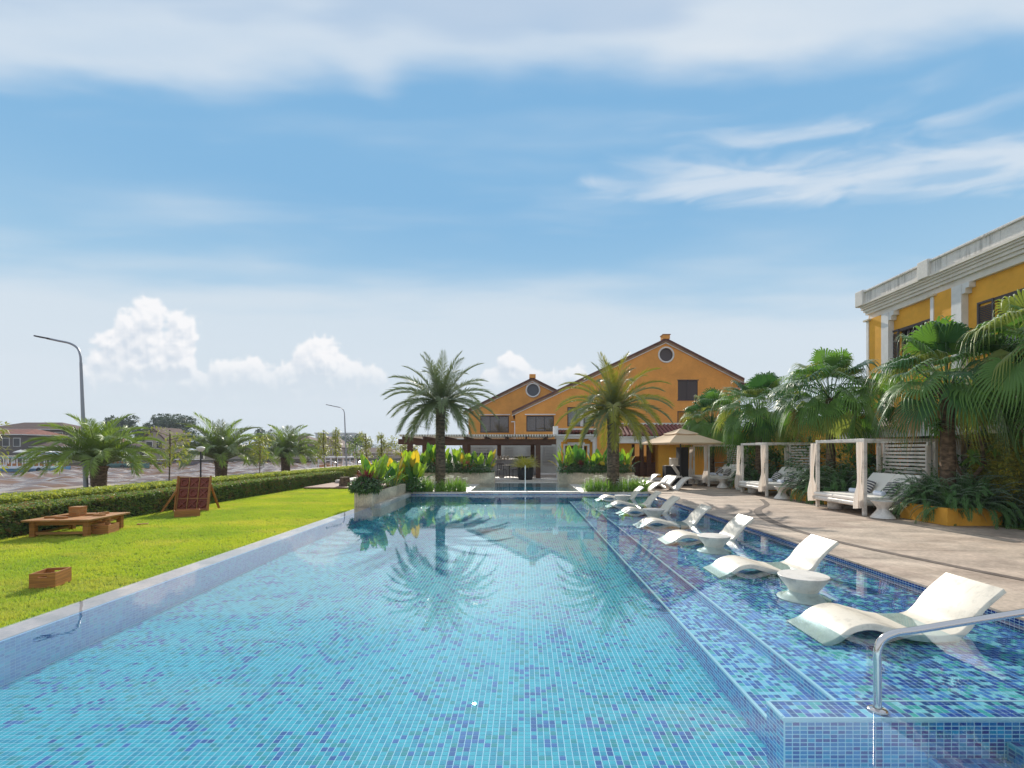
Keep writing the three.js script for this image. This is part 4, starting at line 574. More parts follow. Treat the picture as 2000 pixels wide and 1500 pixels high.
{ // yellow pavilion with red tile roof
  const D = 30, b = thing('tiled_pavilion', 'low yellow pavilion with red pantile roof and white fascia', 'pavilion', 0, 0.18, D), X = (px) => XP(px, D), Y = (py) => YP(py, D) - 0.18;
  const x0 = X(1196), x1 = X(1418);
  part('wall', extrude(rect(X(1168), X(1420), 0, Y(866)), 0.3, [rect(X(1234), X(1286), 0.02, Y(867.5))]), mats.yellow, b);
  part('pilaster', bx(X(1166), X(1197), 0, Y(842), -0.12, -0.002), mats.orange, b);
  const ins = part('interior_screen', mg([bx(X(1230), X(1244), 0.02, Y(866), 0.6, 0.7), bx(X(1254), X(1262), 0.02, Y(866), 0.6, 0.7), bx(X(1268), X(1277), 0.02, Y(866), 0.6, 0.7), bx(X(1230), X(1290), 0.02, 0.9, 0.75, 0.8)]), mats.pergola, b);
  part('inner_wall', extrude(rect(X(1226), X(1300), 0.02, Y(862)), 0.1, [rect(X(1259), X(1272), 1.25, Y(866)), rect(X(1279), X(1290), 1.25, Y(866))]).translate(0, 0, -3), mats.yellow, b); part('ceiling', bx(X(1226), X(1300), Y(862), Y(862) + 0.1, 0.31, 3.2), mats.white, b);
  part('side_return', bx(X(1230), X(1233.5), 0.02, Y(866), 0.31, 2.9), mats.yellow, b); part('side_return', bx(X(1286.5), X(1290), 0.02, Y(866), 0.31, 2.9), mats.yellow, b);
  part('fascia', bx(x0 - 0.1, x1, Y(866) + 0.002, Y(855), -0.7, -0.4), mats.white, b); part('gutter', bx(x0 - 0.15, x1 + 0.05, Y(855) + 0.002, Y(853), -0.78, -0.38), mats.white, b); part('soffit', bx(x0, x1, Y(866) + 0.002, Y(865), -0.398, 0), mats.white, b);
  const y0 = Y(853) + 0.05, y1 = Y(828), d0 = -0.75, d1 = 1.2, len = Math.hypot(y1 - y0, d1 - d0), ang = Math.atan2(y1 - y0, d1 - d0);
  const rf = part('roof', (() => { const g = new THREE.BoxGeometry(x1 - x0, 0.06, len); g.rotateX(ang); g.translate((x0 + x1) / 2, (y0 + y1) / 2 - 0.05, -(d0 + d1) / 2); return muv(g); })(), mats.roofDark, b);
  const tl = muvKeep(new THREE.CylinderGeometry(0.095, 0.085, len / 6 + 0.04, 10, 1, false)); tl.rotateX(Math.PI / 2 + ang * 1 + Math.PI); for (let c = 0; c < 29; c++) for (let k = 0; k < 6; k++) { const t = (k + 0.5) / 6, m = part('roof_tile', tl, mats.roofTile, rf); m.position.set(x0 + 0.12 + c * 0.24, mixN(y0, y1, t) + 0.012 * (k % 2), -mixN(d0, d1, t)); }
  part('ridge', bx(x0, x1, y1 + 0.0, y1 + 0.13, d1 - 0.1, d1 + 0.15), mats.white, b); part('wall_lamp', mg([bx(X(1152), X(1153.4), Y(852), Y(846), -0.05, 0)]), mats.frame, b);
  const rail = thing('white_railing', 'white slatted railing beside the orange wall behind the far cabana', 'railing', 0, 0.07, 27.4); for (let k = 0; k < 14; k++) part('baluster', bx(XP(1398, 27.4) + k * 0.11, XP(1398, 27.4) + k * 0.11 + 0.03, 0, 0.78, 0, 0.03), mats.frame, rail); part('top_rail', bx(XP(1396, 27.4), XP(1452, 27.4), 0.781, 0.83, -0.01, 0.04), mats.frame, rail); part('top_rail', bx(XP(1396, 27.4), XP(1452, 27.4), 1.05, 1.1, -0.01, 0.04), mats.frame, rail); for (const px of [1396, 1424, 1451]) part('post', bx(XP(px, 27.4) - 0.03, XP(px, 27.4) + 0.03, 0, 1.049, 0.045, 0.09), mats.frame, rail);
  const gw = thing('garden_wall', 'tall plain yellow garden wall behind the cabanas', 'wall', 0, 0.0, 0); part('wall', bx(11.75, 12.0, 0, 3.0, 16.8, 27.8), mats.yellow, gw); part('coping', bx(11.68, 12.07, 3.001, 3.08, 16.8, 27.8), mats.parapet, gw); part('wall', bx(XP(1395, 28.2), 12.0, 0, 2.9, 28.2, 28.45), mats.orange, gw);
}
{ // two storey wing along the deck; its front looks towards the pool
  const FX = 13, b = thing('hotel_wing', 'two-storey yellow wing with grey parapet, cornice and dark shutters', 'building', 0, 0, 0), D = (px, x = FX) => x * F / (px - VX), Dfar = 18.25, Dn = 2;
  const yTop = 1.75 + FX * 0.4545, wallTop = yTop - 0.8;
  // front wall with window openings (drawn along the pool and turned)
  const wins = [[D(1735) - 0.55, D(1830) + 0.55, 4.55, 6.0], [D(1915) - 0.45, D(1915) - 2.55, 4.55, 6.0], [9.2, 7.1, 4.55, 6.0]].map(([a, c, y0, y1]) => [Math.min(a, c), Math.max(a, c), y0, y1]);
  const doors = [[5.6, 7.9], [8.5, 10.8], [11.4, 13.7], [14.3, 16.6]], wallG = extrude(rect(Dn, Dfar, 0, wallTop), 0.3, [...wins.map((w) => rect(...w)), ...doors.map(([a, c]) => rect(a, c, 0.09, 2.25))]); wallG.rotateY(Math.PI / 2); wallG.translate(FX + 0.3, 0, 0);
  part('front_wall', wallG, mats.yellow, b); part('end_wall', bx(FX, FX + 9, 0, wallTop, Dfar + 0.002, Dfar + 0.3), mats.yellow, b); part('flat_roof', bx(FX + 0.0, FX + 9, wallTop + 0.002, wallTop + 0.2, Dn, Dfar + 0.3), mats.parapet, b);
  part('room_wall', bx(FX + 3.6, FX + 3.7, 3.5, wallTop, Dn, Dfar - 0.02), mats.room, b); part('room_floor', bx(FX + 0.302, FX + 9, 3.2, 3.45, Dn, Dfar - 0.02), mats.room, b); part('hall_wall', bx(FX + 4.2, FX + 4.3, 0, 3.19, Dn, Dfar - 0.02), mats.room, b); part('near_end_wall', bx(FX, FX + 9, 0, wallTop, Dn - 0.3, Dn - 0.002), mats.yellow, b);
  for (const [a, c] of doors) { const fr = part('door_frame', mg([bx(FX - 0.03, FX + 0.1, 0.09, 2.28, a, a + 0.09), bx(FX - 0.03, FX + 0.1, 0.09, 2.28, c - 0.09, c), bx(FX - 0.028, FX + 0.1, 2.19, 2.278, a + 0.09, c - 0.09)]), mats.darkFrame, b); part('mullion', bx(FX - 0.02, FX + 0.08, 0.09, 2.19, (a + c) / 2 - 0.04, (a + c) / 2 + 0.04), mats.darkFrame, fr); for (const [p, q] of [[a + 0.09, (a + c) / 2 - 0.04], [(a + c) / 2 + 0.04, c - 0.09]]) part('pane', bx(FX + 0.03, FX + 0.04, 0.09, 2.19, p, q), mats.glass, fr); }
  const corn = part('cornice', mg([bx(FX - 0.12, FX - 0.002, wallTop - 0.2, wallTop, Dn, Dfar + 0.1), bx(FX - 0.2, FX - 0.002, wallTop + 0.002, wallTop + 0.1, Dn, Dfar + 0.2), bx(FX - 0.3, FX - 0.102, wallTop + 0.202, wallTop + 0.27, Dn, Dfar + 0.3), bx(FX - 0.25, FX - 0.002, wallTop + 0.102, wallTop + 0.198, Dn, Dfar + 0.24), bx(FX - 0.36, FX - 0.102, wallTop + 0.272, wallTop + 0.33, Dn, Dfar + 0.26), bx(FX - 0.42, FX - 0.0, wallTop + 0.332, wallTop + 0.4, Dn, Dfar + 0.38)]), mats.cornice, b);
  part('parapet', bx(FX - 0.36, FX - 0.02, wallTop + 0.402, yTop - 0.02, Dn, Dfar + 0.34), mats.parapet, b); part('parapet_cap', rb(FX - 0.42, FX + 0.04, yTop - 0.018, yTop + 0.05, Dn, Dfar + 0.4, 0.015), mats.parapet, b);
  for (const d of [Dfar + 0.18, D(1838) + 0.15, 10.6]) { part('parapet_block', rb(FX - 0.46, FX + 0.0, wallTop + 0.34, yTop + 0.1, d - 0.2, d + 0.22, 0.02), mats.parapet, b); }
  part('roof_box', rb(FX + 0.3, FX + 1.0, yTop - 0.3, yTop + 0.38, D(1895) - 0.9, D(1895) + 0.6, 0.02), mats.parapet, b); part('upper_parapet', bx(FX + 0.35, FX + 0.6, yTop - 0.3, yTop + 0.3, Dn, D(1895) - 0.95), mats.parapet, b);
  // projecting yellow piers with white strips
  for (const [pd, w] of [[Dfar - 0.32, 0.62], [D(1855) + 0.02, 0.62], [10.3, 0.62]]) {
    const pr = part('pier', bx(FX - 0.2, FX - 0.002, 0, wallTop - 0.202, pd - w / 2, pd + w / 2), mats.yellow, b);
    part('white_strip', mg([bx(FX - 0.23, FX - 0.002, 0, wallTop - 0.202, pd + w / 2 + 0.002, pd + w / 2 + 0.12)]), mats.white, pr); part('white_strip', bx(FX - 0.21, FX - 0.002, 0, wallTop - 0.202, pd - w / 2 - 0.34, pd - w / 2 - 0.002), mats.white, pr);
    part('corbel', mg([bx(FX - 0.2, FX - 0.002, wallTop - 0.5, wallTop - 0.202, pd - w / 2 - 0.46, pd - w / 2 - 0.342), bx(FX - 0.2, FX - 0.002, wallTop - 0.36, wallTop - 0.202, pd - w / 2 - 0.58, pd - w / 2 - 0.462)]), mats.white, pr); part('capital', bx(FX - 0.3, FX - 0.002, wallTop - 0.26, wallTop - 0.2025, pd + w / 2 - 0.1, pd + w / 2 + 0.2), mats.cream, pr);
  }
  // windows: dark frame, panes, louvred shutters at both sides
  wins.forEach(([a, c, y0, y1]) => {
    const w = part('window_frame', mg([bx(FX + 0.06, FX + 0.16, y0, y0 + 0.08, a, c), bx(FX - 0.03, FX + 0.16, y1 - 0.1, y1, a, c), bx(FX + 0.06, FX + 0.16, y0 + 0.08, y1 - 0.1, a, a + 0.1), bx(FX + 0.06, FX + 0.16, y0 + 0.08, y1 - 0.1, c - 0.1, c)]), mats.darkFrame, b);
    const n = 4, step = (c - a - 0.2) / n; for (let k = 0; k < n; k++) { if (k) part('mullion', bx(FX + 0.07, FX + 0.15, y0 + 0.08, y1 - 0.1, a + 0.1 + k * step - 0.04, a + 0.1 + k * step + 0.04), mats.darkFrame, w); part('pane', bx(FX + 0.1, FX + 0.11, y0 + 0.08, y1 - 0.1, a + 0.1 + k * step + (k ? 0.04 : 0), a + 0.1 + (k + 1) * step - (k < n - 1 ? 0.04 : 0)), mats.glass, w); part('curtain', (() => { const g = curtainGeo(y1 - y0, step * 0.9, step * 0.85, step * 0.9, 0.5, 5, 0.02, k + 3); g.rotateY(Math.PI / 2); g.translate(FX + 0.35, y0, -(a + 0.1 + (k + 0.5) * step)); return g; })(), mats.curtain, w); }
    for (const s of [0, 1]) {
      const d = s ? c + 0.01 : a - 0.5, sh = part('shutter', mg([bx(FX - 0.06, FX - 0.008, y0 - 0.05, y1, d, d + 0.05), bx(FX - 0.06, FX - 0.008, y0 - 0.05, y1, d + 0.44, d + 0.49), bx(FX - 0.058, FX - 0.01, y1 - 0.06, y1 - 0.002, d + 0.051, d + 0.439), bx(FX - 0.058, FX - 0.01, y0 - 0.05, y0 + 0.02, d + 0.051, d + 0.439)]), mats.shutter, b);
      const sl = bx(-0.004, 0.004, -0.022, 0.022, 0, 0.386); for (let k = 0; k < 26; k++) { const q = part('slat', sl, mats.shutter, sh); q.position.set(FX - 0.034, y0 + 0.045 + k * 0.0502, -(d + 0.052)); q.rotation.z = -0.7; }
    }
  });
  // ground floor verandah: grey pent roof over dark openings
  const vr = part('verandah_roof', (() => { const g = new THREE.BoxGeometry(1.5, 0.06, 13.4); g.rotateZ(0.35); g.translate(FX - 0.72, 2.62, -(12)); return muv(g); })(), M(S(208, 206, 206), 0.6, { map: weather }), b);
  for (let k = 0; k < 60; k++) { const g = new THREE.BoxGeometry(1.5, 0.02, 0.03); const m = part('roof_rib', k ? vr.userData.g : (vr.userData.g = muv(g)), mats.parapet, vr); m.rotation.z = 0.35; m.position.set(FX - 0.735, 2.66, -(5.5 + k * 0.22)); } delete vr.userData.g;
  part('fascia', bx(FX - 1.46, FX - 1.42, 2.2, 2.4, 5.3, 18.7), mats.white, vr);
}

// ================================================================ PLANTS
const leafMats = {
  palmBlue: LEAF(S(120, 132, 84), 0.3), palmGold: LEAF(S(150, 148, 44), 0.4), fan: LEAF(S(96, 138, 46), 0.46), fanDry: LEAF(S(168, 140, 86), 0.35), fanDark: LEAF(S(58, 102, 44), 0.32), fanTip: LEAF(S(146, 158, 62), 0.48),
  river: LEAF(S(128, 152, 48), 0.46), canna: LEAF(S(148, 180, 38), 0.55), cannaYellow: LEAF(S(222, 190, 40), 0.55), cannaDeep: LEAF(S(78, 128, 42), 0.45), cord: LEAF(S(132, 50, 48), 0.35), cordOrange: LEAF(S(196, 110, 62), 0.4),
  lily: LEAF(S(128, 168, 52), 0.5), lilyLight: LEAF(S(156, 176, 62), 0.5), flower: LEAF(S(244, 240, 226), 0.4), fern: LEAF(S(74, 118, 48), 0.42), grassPot: LEAF(S(196, 188, 62), 0.5), bush: LEAF(S(84, 116, 44), 0.4), tree: LEAF(S(66, 86, 44), 0.3), treeYoung: LEAF(S(156, 160, 48), 0.45), frang: LEAF(S(112, 156, 52), 0.45),
};
const Zs = new THREE.Vector3(0, 0, 1);
function pathIn(elev, len, droop, n, curveUp = 1.6) { const pts = [], x = { x: 0, y: 0 }; let th = elev; for (let i = 0; i <= n; i++) { pts.push([x.x, x.y, th]); const t = i / n, ds = len / n; x.x += Math.cos(th) * ds; x.y += Math.sin(th) * ds; th -= droop / n * (0.35 + curveUp * t) * (Math.cos(th) * 0.8 + 0.25); } return pts; }
// a feather leaf: midrib and two rows of leaflets
function pinnate({ len, elev, droop, n = 54, leaf = 0.4, w = 0.016, vee = 0.35, seed = 1, hang = 0.15, from = 0.12, rib = 0.018 }) {
  const m = new Mesher(), r = rng(seed), K = 16, P = pathIn(elev, len, droop, K); let prev;
  for (let i = 0; i <= K; i++) { const [x, y, th] = P[i], k = rib * (1 - 0.85 * i / K), nx2 = -Math.sin(th), ny2 = Math.cos(th), row = [m.v(x + nx2 * k, y + ny2 * k, 0), m.v(x - nx2 * k * 0.6, y - ny2 * k * 0.6, k), m.v(x - nx2 * k * 0.6, y - ny2 * k * 0.6, -k)]; if (prev) for (let a = 0; a < 3; a++) m.q(prev[a], row[a], row[(a + 1) % 3], prev[(a + 1) % 3]); prev = row; }
  for (let i = 0; i < n; i++) for (const s of [1, -1]) {
    const t = from + (1 - from) * (i + 0.5 * r()) / n, f = t * K, a = Math.min(K - 1, Math.floor(f)), u = f - a, x = mixN(P[a][0], P[a + 1][0], u), y = mixN(P[a][1], P[a + 1][1], u), th = mixN(P[a][2], P[a + 1][2], u);
    const ang = mixN(1.15, 0.42, t) + 0.25 * (r() - 0.5), v2 = vee * (0.6 + 0.8 * r()) * (i % 2 ? 1 : 0.5), L = leaf * Math.pow(Math.sin(Math.PI * (0.12 + 0.8 * t)), 0.6) * (0.85 + 0.3 * r());
    const tx = Math.cos(th), ty = Math.sin(th), dx = tx * Math.cos(ang) - ty * Math.sin(ang) * Math.sin(v2), dy = ty * Math.cos(ang) + tx * Math.sin(ang) * Math.sin(v2), dz = s * Math.sin(ang) * Math.cos(v2);
    const b = m.v(x, y, 0), mx = x + dx * L * 0.4, my = y + dy * L * 0.4, mz = dz * L * 0.4, c = m.v(mx + tx * w, my + ty * w, mz), d = m.v(mx - tx * w, my - ty * w + w * 0.5, mz), e = m.v(x + dx * L, y + dy * L - hang * L, dz * L); m.t(b, c, d); m.t(c, e, d);
  }
  return m.geo();
}
// a fan leaf: stalk and pleated blade whose tips split and hang
function fanLeaf({ stalk, elev, rad, n = 34, spread = 2.1, hang = 0.5, tilt = 0.5, seed = 1 }) {
  const m = new Mesher(), r = rng(seed), P = pathIn(elev, stalk, 0.5, 6), H = P[6]; let prev;
  for (let i = 0; i <= 6; i++) { const [x, y, th] = P[i], k = 0.016 - 0.001 * i, row = [m.v(x - Math.sin(th) * k, y + Math.cos(th) * k, 0), m.v(x, y - k * 0.5, k), m.v(x, y - k * 0.5, -k)]; if (prev) for (let a = 0; a < 3; a++) m.q(prev[a], row[a], row[(a + 1) % 3], prev[(a + 1) % 3]); prev = row; }
  const th = H[2] - tilt, A = new THREE.Vector3(Math.cos(th), Math.sin(th), 0), N = new THREE.Vector3(-Math.sin(th), Math.cos(th), 0), base = new THREE.Vector3(H[0], H[1], 0), da = 2 * spread / n, R = [0.03, 0.3, 0.5, 0.68, 0.84, 1.0];
  for (let k = 0; k < n; k++) {
    const a = -spread + (k + 0.5) * da, dir = A.clone().multiplyScalar(Math.cos(a)).addScaledVector(Zs, Math.sin(a)), side = A.clone().multiplyScalar(-Math.sin(a)).addScaledVector(Zs, Math.cos(a)), L = rad * (0.74 + 0.26 * Math.cos(a * 0.8)) * (0.93 + 0.14 * r()), hg = hang * (0.7 + 0.7 * r()); let pv;
    const cone = N.clone().multiplyScalar(0.3 * Math.abs(Math.sin(a)));
    R.forEach((f, j) => {
      const wd = f <= 0.5 ? f * L * Math.tan(da / 2) * 1.02 : 0.5 * L * Math.tan(da / 2) * Math.max(0.03, 1 - (f - 0.5) / 0.5) * 1.0, p = base.clone().addScaledVector(dir, f * L).addScaledVector(cone, f * L); const over = Math.max(0, f - 0.48); p.y -= hg * over * over * 3.4 * L; p.addScaledVector(dir, -over * over * hg * 1.1 * L);
      const lift = 0.35 * wd, row = [m.vv(p.clone().addScaledVector(side, -wd)), m.vv(p.clone().addScaledVector(N, lift)), m.vv(p.clone().addScaledVector(side, wd))];
      if (pv) { m.q(pv[0], row[0], row[1], pv[1]); m.q(pv[1], row[1], row[2], pv[2]); } pv = row;
    });
  }
  return m.geo();
}
// a paddle leaf standing up from the ground, with stalk
function paddle({ stalk, len, wid, lean, curl = 0.5, fold = 0.25, seed = 1, wavy = 0.02 }) {
  const m = new Mesher(), r = rng(seed), P = pathIn(Math.PI / 2 - lean, stalk + len, curl, 16), s0 = stalk / (stalk + len); let pv, pt;
  for (let i = 0; i <= 16; i++) {
    const t = i / 16, [x, y, th] = P[i], nX = -Math.sin(th), nY = Math.cos(th);
    const k = 0.012 * (1 - 0.7 * t), row0 = [m.v(x + nX * k, y + nY * k, 0), m.v(x - nX * k, y - nY * k, k), m.v(x - nX * k, y - nY * k, -k)]; if (pt) for (let a = 0; a < 3; a++) m.q(pt[a], row0[a], row0[(a + 1) % 3], pt[(a + 1) % 3]); pt = row0;
    if (t >= s0) { const u = (t - s0) / (1 - s0), w = wid / 2 * Math.pow(Math.sin(Math.PI * Math.min(1, 0.06 + 0.94 * u)), 0.62) * (1 - 0.25 * u), f = fold * w, wv = wavy * Math.sin(i * 2.4 + seed), row = [m.v(x + nX * (f + wv), y + nY * (f + wv), -w), m.v(x + nX * (f * 0.4), y + nY * f * 0.4, -w * 0.5), m.v(x, y, 0), m.v(x + nX * f * 0.4, y + nY * f * 0.4, w * 0.5), m.v(x + nX * (f - wv), y + nY * (f - wv), w)]; if (pv) for (let a = 0; a < 4; a++) m.q(pv[a], row[a], row[a + 1], pv[a + 1]); pv = row; }
  }
  return m.geo();
}
function strap(m, x, z, az, lean, len, w, curl, seg = 6) { const P = pathIn(Math.PI / 2 - lean, len, curl, seg), c = Math.cos(az), s = Math.sin(az); let pv; for (let i = 0; i <= seg; i++) { const [a, y] = P[i], ww = w * Math.sin(Math.PI * (0.22 + 0.78 * i / seg)) + 0.0008, row = [m.v(x + c * a - s * ww, y, z + s * a + c * ww), m.v(x + c * a, y - ww * 0.5, z + s * a), m.v(x + c * a + s * ww, y, z + s * a - c * ww)]; if (pv) { m.q(pv[0], row[0], row[1], pv[1]); m.q(pv[1], row[1], row[2], pv[2]); } pv = row; } return P; }
function oval(m, o, dir, up, L, W, bend = 0.2) { const side = new THREE.Vector3().crossVectors(dir, up).normalize(), N = new THREE.Vector3().crossVectors(side, dir).normalize(); const at = (t, s, h) => { const p = o.clone().addScaledVector(dir, t * L).addScaledVector(side, s * W).addScaledVector(N, h); p.y -= bend * t * t * L; return m.vv(p); }; const b = at(0, 0, 0), l = at(0.45, -0.5, 0.12 * W), c = at(0.5, 0, 0), r = at(0.45, 0.5, 0.12 * W), e = at(1, 0, 0); m.t(b, c, l); m.t(b, r, c); m.t(l, c, e); m.t(c, r, e); }
const rdir = (r, up = 0) => { const a = r() * 6.2832, y = Math.max(-1, Math.min(1, (r() * 2 - 1) + up)); const k = Math.sqrt(1 - y * y); return new THREE.Vector3(Math.cos(a) * k, y, Math.sin(a) * k); };
function trunkGeo(h, r0, r1, knobs, amp, seed, bulge = 0, lean = 0) {   // rings and old leaf bases
  const nu = 28, nv = Math.max(16, Math.round(h / 0.035)), g = new THREE.CylinderGeometry(1, 1, h, nu, nv, false), p = g.attributes.position, r = rng(seed);
  for (let i = 0; i < p.count; i++) { const t = p.getY(i) / h + 0.5, a = Math.atan2(p.getZ(i), p.getX(i)), isCap = Math.hypot(p.getX(i), p.getZ(i)) < 0.01; if (isCap) continue; const base = mixN(r0, r1, t) + bulge * Math.exp(-(((t - 1) / 0.14) ** 2)) + 0.06 * r0 * Math.exp(-t * 14); let k = 0; if (knobs > 0) { const v = t * h / 0.11, s = Math.floor(v), ph = (s % 2) * Math.PI / knobs, q = Math.cos((a + ph) * knobs); k = amp * Math.max(0, q) * (1 - (v - s)) + amp * 0.3 * (fbm(a * 3 + 9, t * 40 + seed, 2) - 0.5); } else { const v = t * h / 0.075; k = amp * (0.6 * Math.abs(Math.sin(v * Math.PI)) - 0.3) + amp * (fbm(a * 2 + 9, t * 30 + seed, 3) - 0.5); } const rr = base + k; p.setX(i, Math.cos(a) * rr + lean * t * t); p.setZ(i, Math.sin(a) * rr); }
  g.translate(0, h / 2, 0); g.computeVertexNormals(); return muvKeep(g);
}
// ---- two feather palms at the pool end
function featherPalm(name, label, x, y, d, o) {
  const p = thing(name, label, 'palm', x, y, d, o.turn || 0), r = rng(o.seed); part('trunk', trunkGeo(o.h, o.r0, o.r1, 7, 0.028, o.seed, 0.06), o.bark || mats.trunk, p);
  const kinds = o.elevs.map((e, i) => pinnate({ len: o.len * (0.86 + 0.14 * Math.cos(e - 0.7)), elev: e, droop: o.droop, n: o.n, leaf: o.leaf, w: o.w, seed: o.seed * 10 + i, vee: 0.5, hang: 0.12, rib: o.rib || 0.022 }));
  o.elevs.forEach((e, i) => { const k = o.counts[i]; for (let j = 0; j < k; j++) { const az = (j + 0.5 * (i % 2) + 0.25 * (r() - 0.5)) / k * 6.283 + i * 0.7, f = part('frond', kinds[i], o.mats[(i + j) % o.mats.length], p); f.position.set(Math.cos(az) * 0.08, o.h - 0.18 + 0.05 * i * 0.5 + 0.06 * r(), -Math.sin(az) * 0.08); f.rotation.set(0, az, 0); f.rotation.order = 'YXZ'; f.rotation.x = 0.35 * (r() - 0.5); const s = 0.9 + 0.2 * r(); f.scale.set(s, s, s); } });
  return p;
}
featherPalm('date_palm', 'grey-green date palm at the pool end, left of the spillway', -3.6, 0.08, 21.1, { seed: 11, h: 3.85, r0: 0.21, r1: 0.17, len: 2.4, leaf: 0.46, w: 0.02, n: 78, droop: 1.0, elevs: [1.4, 1.1, 0.78, 0.45, 0.12, -0.25, -0.6], counts: [5, 6, 8, 9, 9, 8, 5], mats: [leafMats.palmBlue] });
featherPalm('date_palm', 'golden-green date palm at the pool end, in front of the orange house', 3.75, 0.08, 20.75, { seed: 17, h: 3.5, r0: 0.26, r1: 0.22, len: 2.5, leaf: 0.46, w: 0.021, n: 78, droop: 1.2, elevs: [1.42, 1.12, 0.82, 0.5, 0.2, -0.15, -0.5], counts: [5, 7, 8, 9, 9, 9, 6], mats: [leafMats.palmGold, leafMats.palmGold, leafMats.palmBlue], turn: 0.4 });
// ---- riverside palms with short stout trunks
featherPalm('oil_palm', 'broad bushy palm beside the tall street lamp on the riverbank', XP(186, 24), LAWN_Y, 24.2, { seed: 23, h: 1.15, r0: 0.3, r1: 0.34, len: 2.9, leaf: 0.75, w: 0.036, n: 56, droop: 1.5, elevs: [1.45, 1.22, 0.98, 0.72, 0.48], counts: [6, 9, 11, 12, 10], mats: [leafMats.river], rib: 0.035, bark: mats.trunkGrey });
featherPalm('oil_palm', 'broad bushy palm on the riverbank beside the small garden lamp', XP(432, 35), LAWN_Y, 35, { seed: 29, h: 1.2, r0: 0.36, r1: 0.4, len: 3.7, leaf: 0.85, w: 0.045, n: 52, droop: 1.45, elevs: [1.45, 1.22, 0.98, 0.72, 0.48], counts: [6, 9, 11, 12, 10], mats: [leafMats.river, leafMats.palmBlue], rib: 0.04, bark: mats.trunkGrey });
featherPalm('oil_palm', 'broad bushy riverbank palm nearest the timber platform', XP(558, 45), LAWN_Y, 45, { seed: 37, h: 1.3, r0: 0.36, r1: 0.4, len: 3.5, leaf: 0.85, w: 0.05, n: 48, droop: 1.5, elevs: [1.4, 1.18, 0.92, 0.66, 0.42], counts: [6, 9, 11, 12, 10], mats: [leafMats.river, leafMats.palmBlue], rib: 0.04, bark: mats.trunkGrey });
// ---- fan palms behind the cabanas
{
  const elevs = [1.5, 1.22, 0.92, 0.6, 0.25, -0.1, -0.5, -0.95], kinds = [];
  elevs.forEach((e, i) => { for (let k = 0; k < 2; k++) kinds.push(fanLeaf({ stalk: 1.08, elev: e, rad: 0.86, n: 30, hang: 0.42 + 0.06 * i, tilt: -0.1 + 0.14 * i, spread: 2.0, seed: 100 + i * 3 + k })); });
  const fp = (label, x, d, h, s, seed, turn, r0 = 0.15, rings = 8) => {
    const p = thing('fan_palm', label, 'palm', x, 0.3, d, turn, 'fan palms behind the cabanas'), r = rng(seed); part('trunk', trunkGeo(h, r0, r0 * 0.8, 0, 0.014, seed, 0.04), mats.trunkGrey, p);
    elevs.slice(0, rings).forEach((e, i) => { const n = [5, 7, 9, 10, 9, 8, 6, 4][i]; for (let j = 0; j < n; j++) { const az = (j + 0.5 * (i % 2) + 0.5 * (r() - 0.5)) / n * 6.283 + i, w = r(), f = part('frond', kinds[i * 2 + (j % 2)], i > 5 && w < 0.35 ? leafMats.fanDry : w < 0.3 ? leafMats.fanDark : w > 0.86 ? leafMats.fanTip : leafMats.fan, p); f.position.set(Math.cos(az) * 0.06, h - 0.12 + 0.1 * r(), -Math.sin(az) * 0.06); f.rotation.order = 'YXZ'; f.rotation.set(0.8 * (r() - 0.5), az, 0.25 * (r() - 0.5)); const q = s * (0.78 + 0.42 * r()); f.scale.set(q, q, q); } });
  };
  fp('fan palm with a thick ringed trunk rising from the big fern planter', 10.25, 11.9, 3.0, 0.97, 61, 0.3, 0.165, 7);
  fp('fan palm with trunk between the two nearer cabanas', 10.35, 16.6, 3.25, 1.05, 67, 1.2, 0.15, 7);
  fp('fan palm with trunk between the two farther cabanas', 10.3, 21.6, 3.1, 1.08, 71, 2.2, 0.15, 7);
  fp('small fan palm behind the parasol, farthest of the row', 10.3, 27.0, 3.0, 1.08, 73, 0.9, 0.14, 7);
  fp('fan palm beside the clipped hedge, its drooping crown against the shuttered windows', 11.2, 10.2, 3.5, 1.0, 79, 1.7, 0.16, 7);
  fp('low fan palm spreading its leaves over the clipped hedge', 12.3, 10.6, 2.45, 1.05, 83, 0.1, 0.13, 5);
}
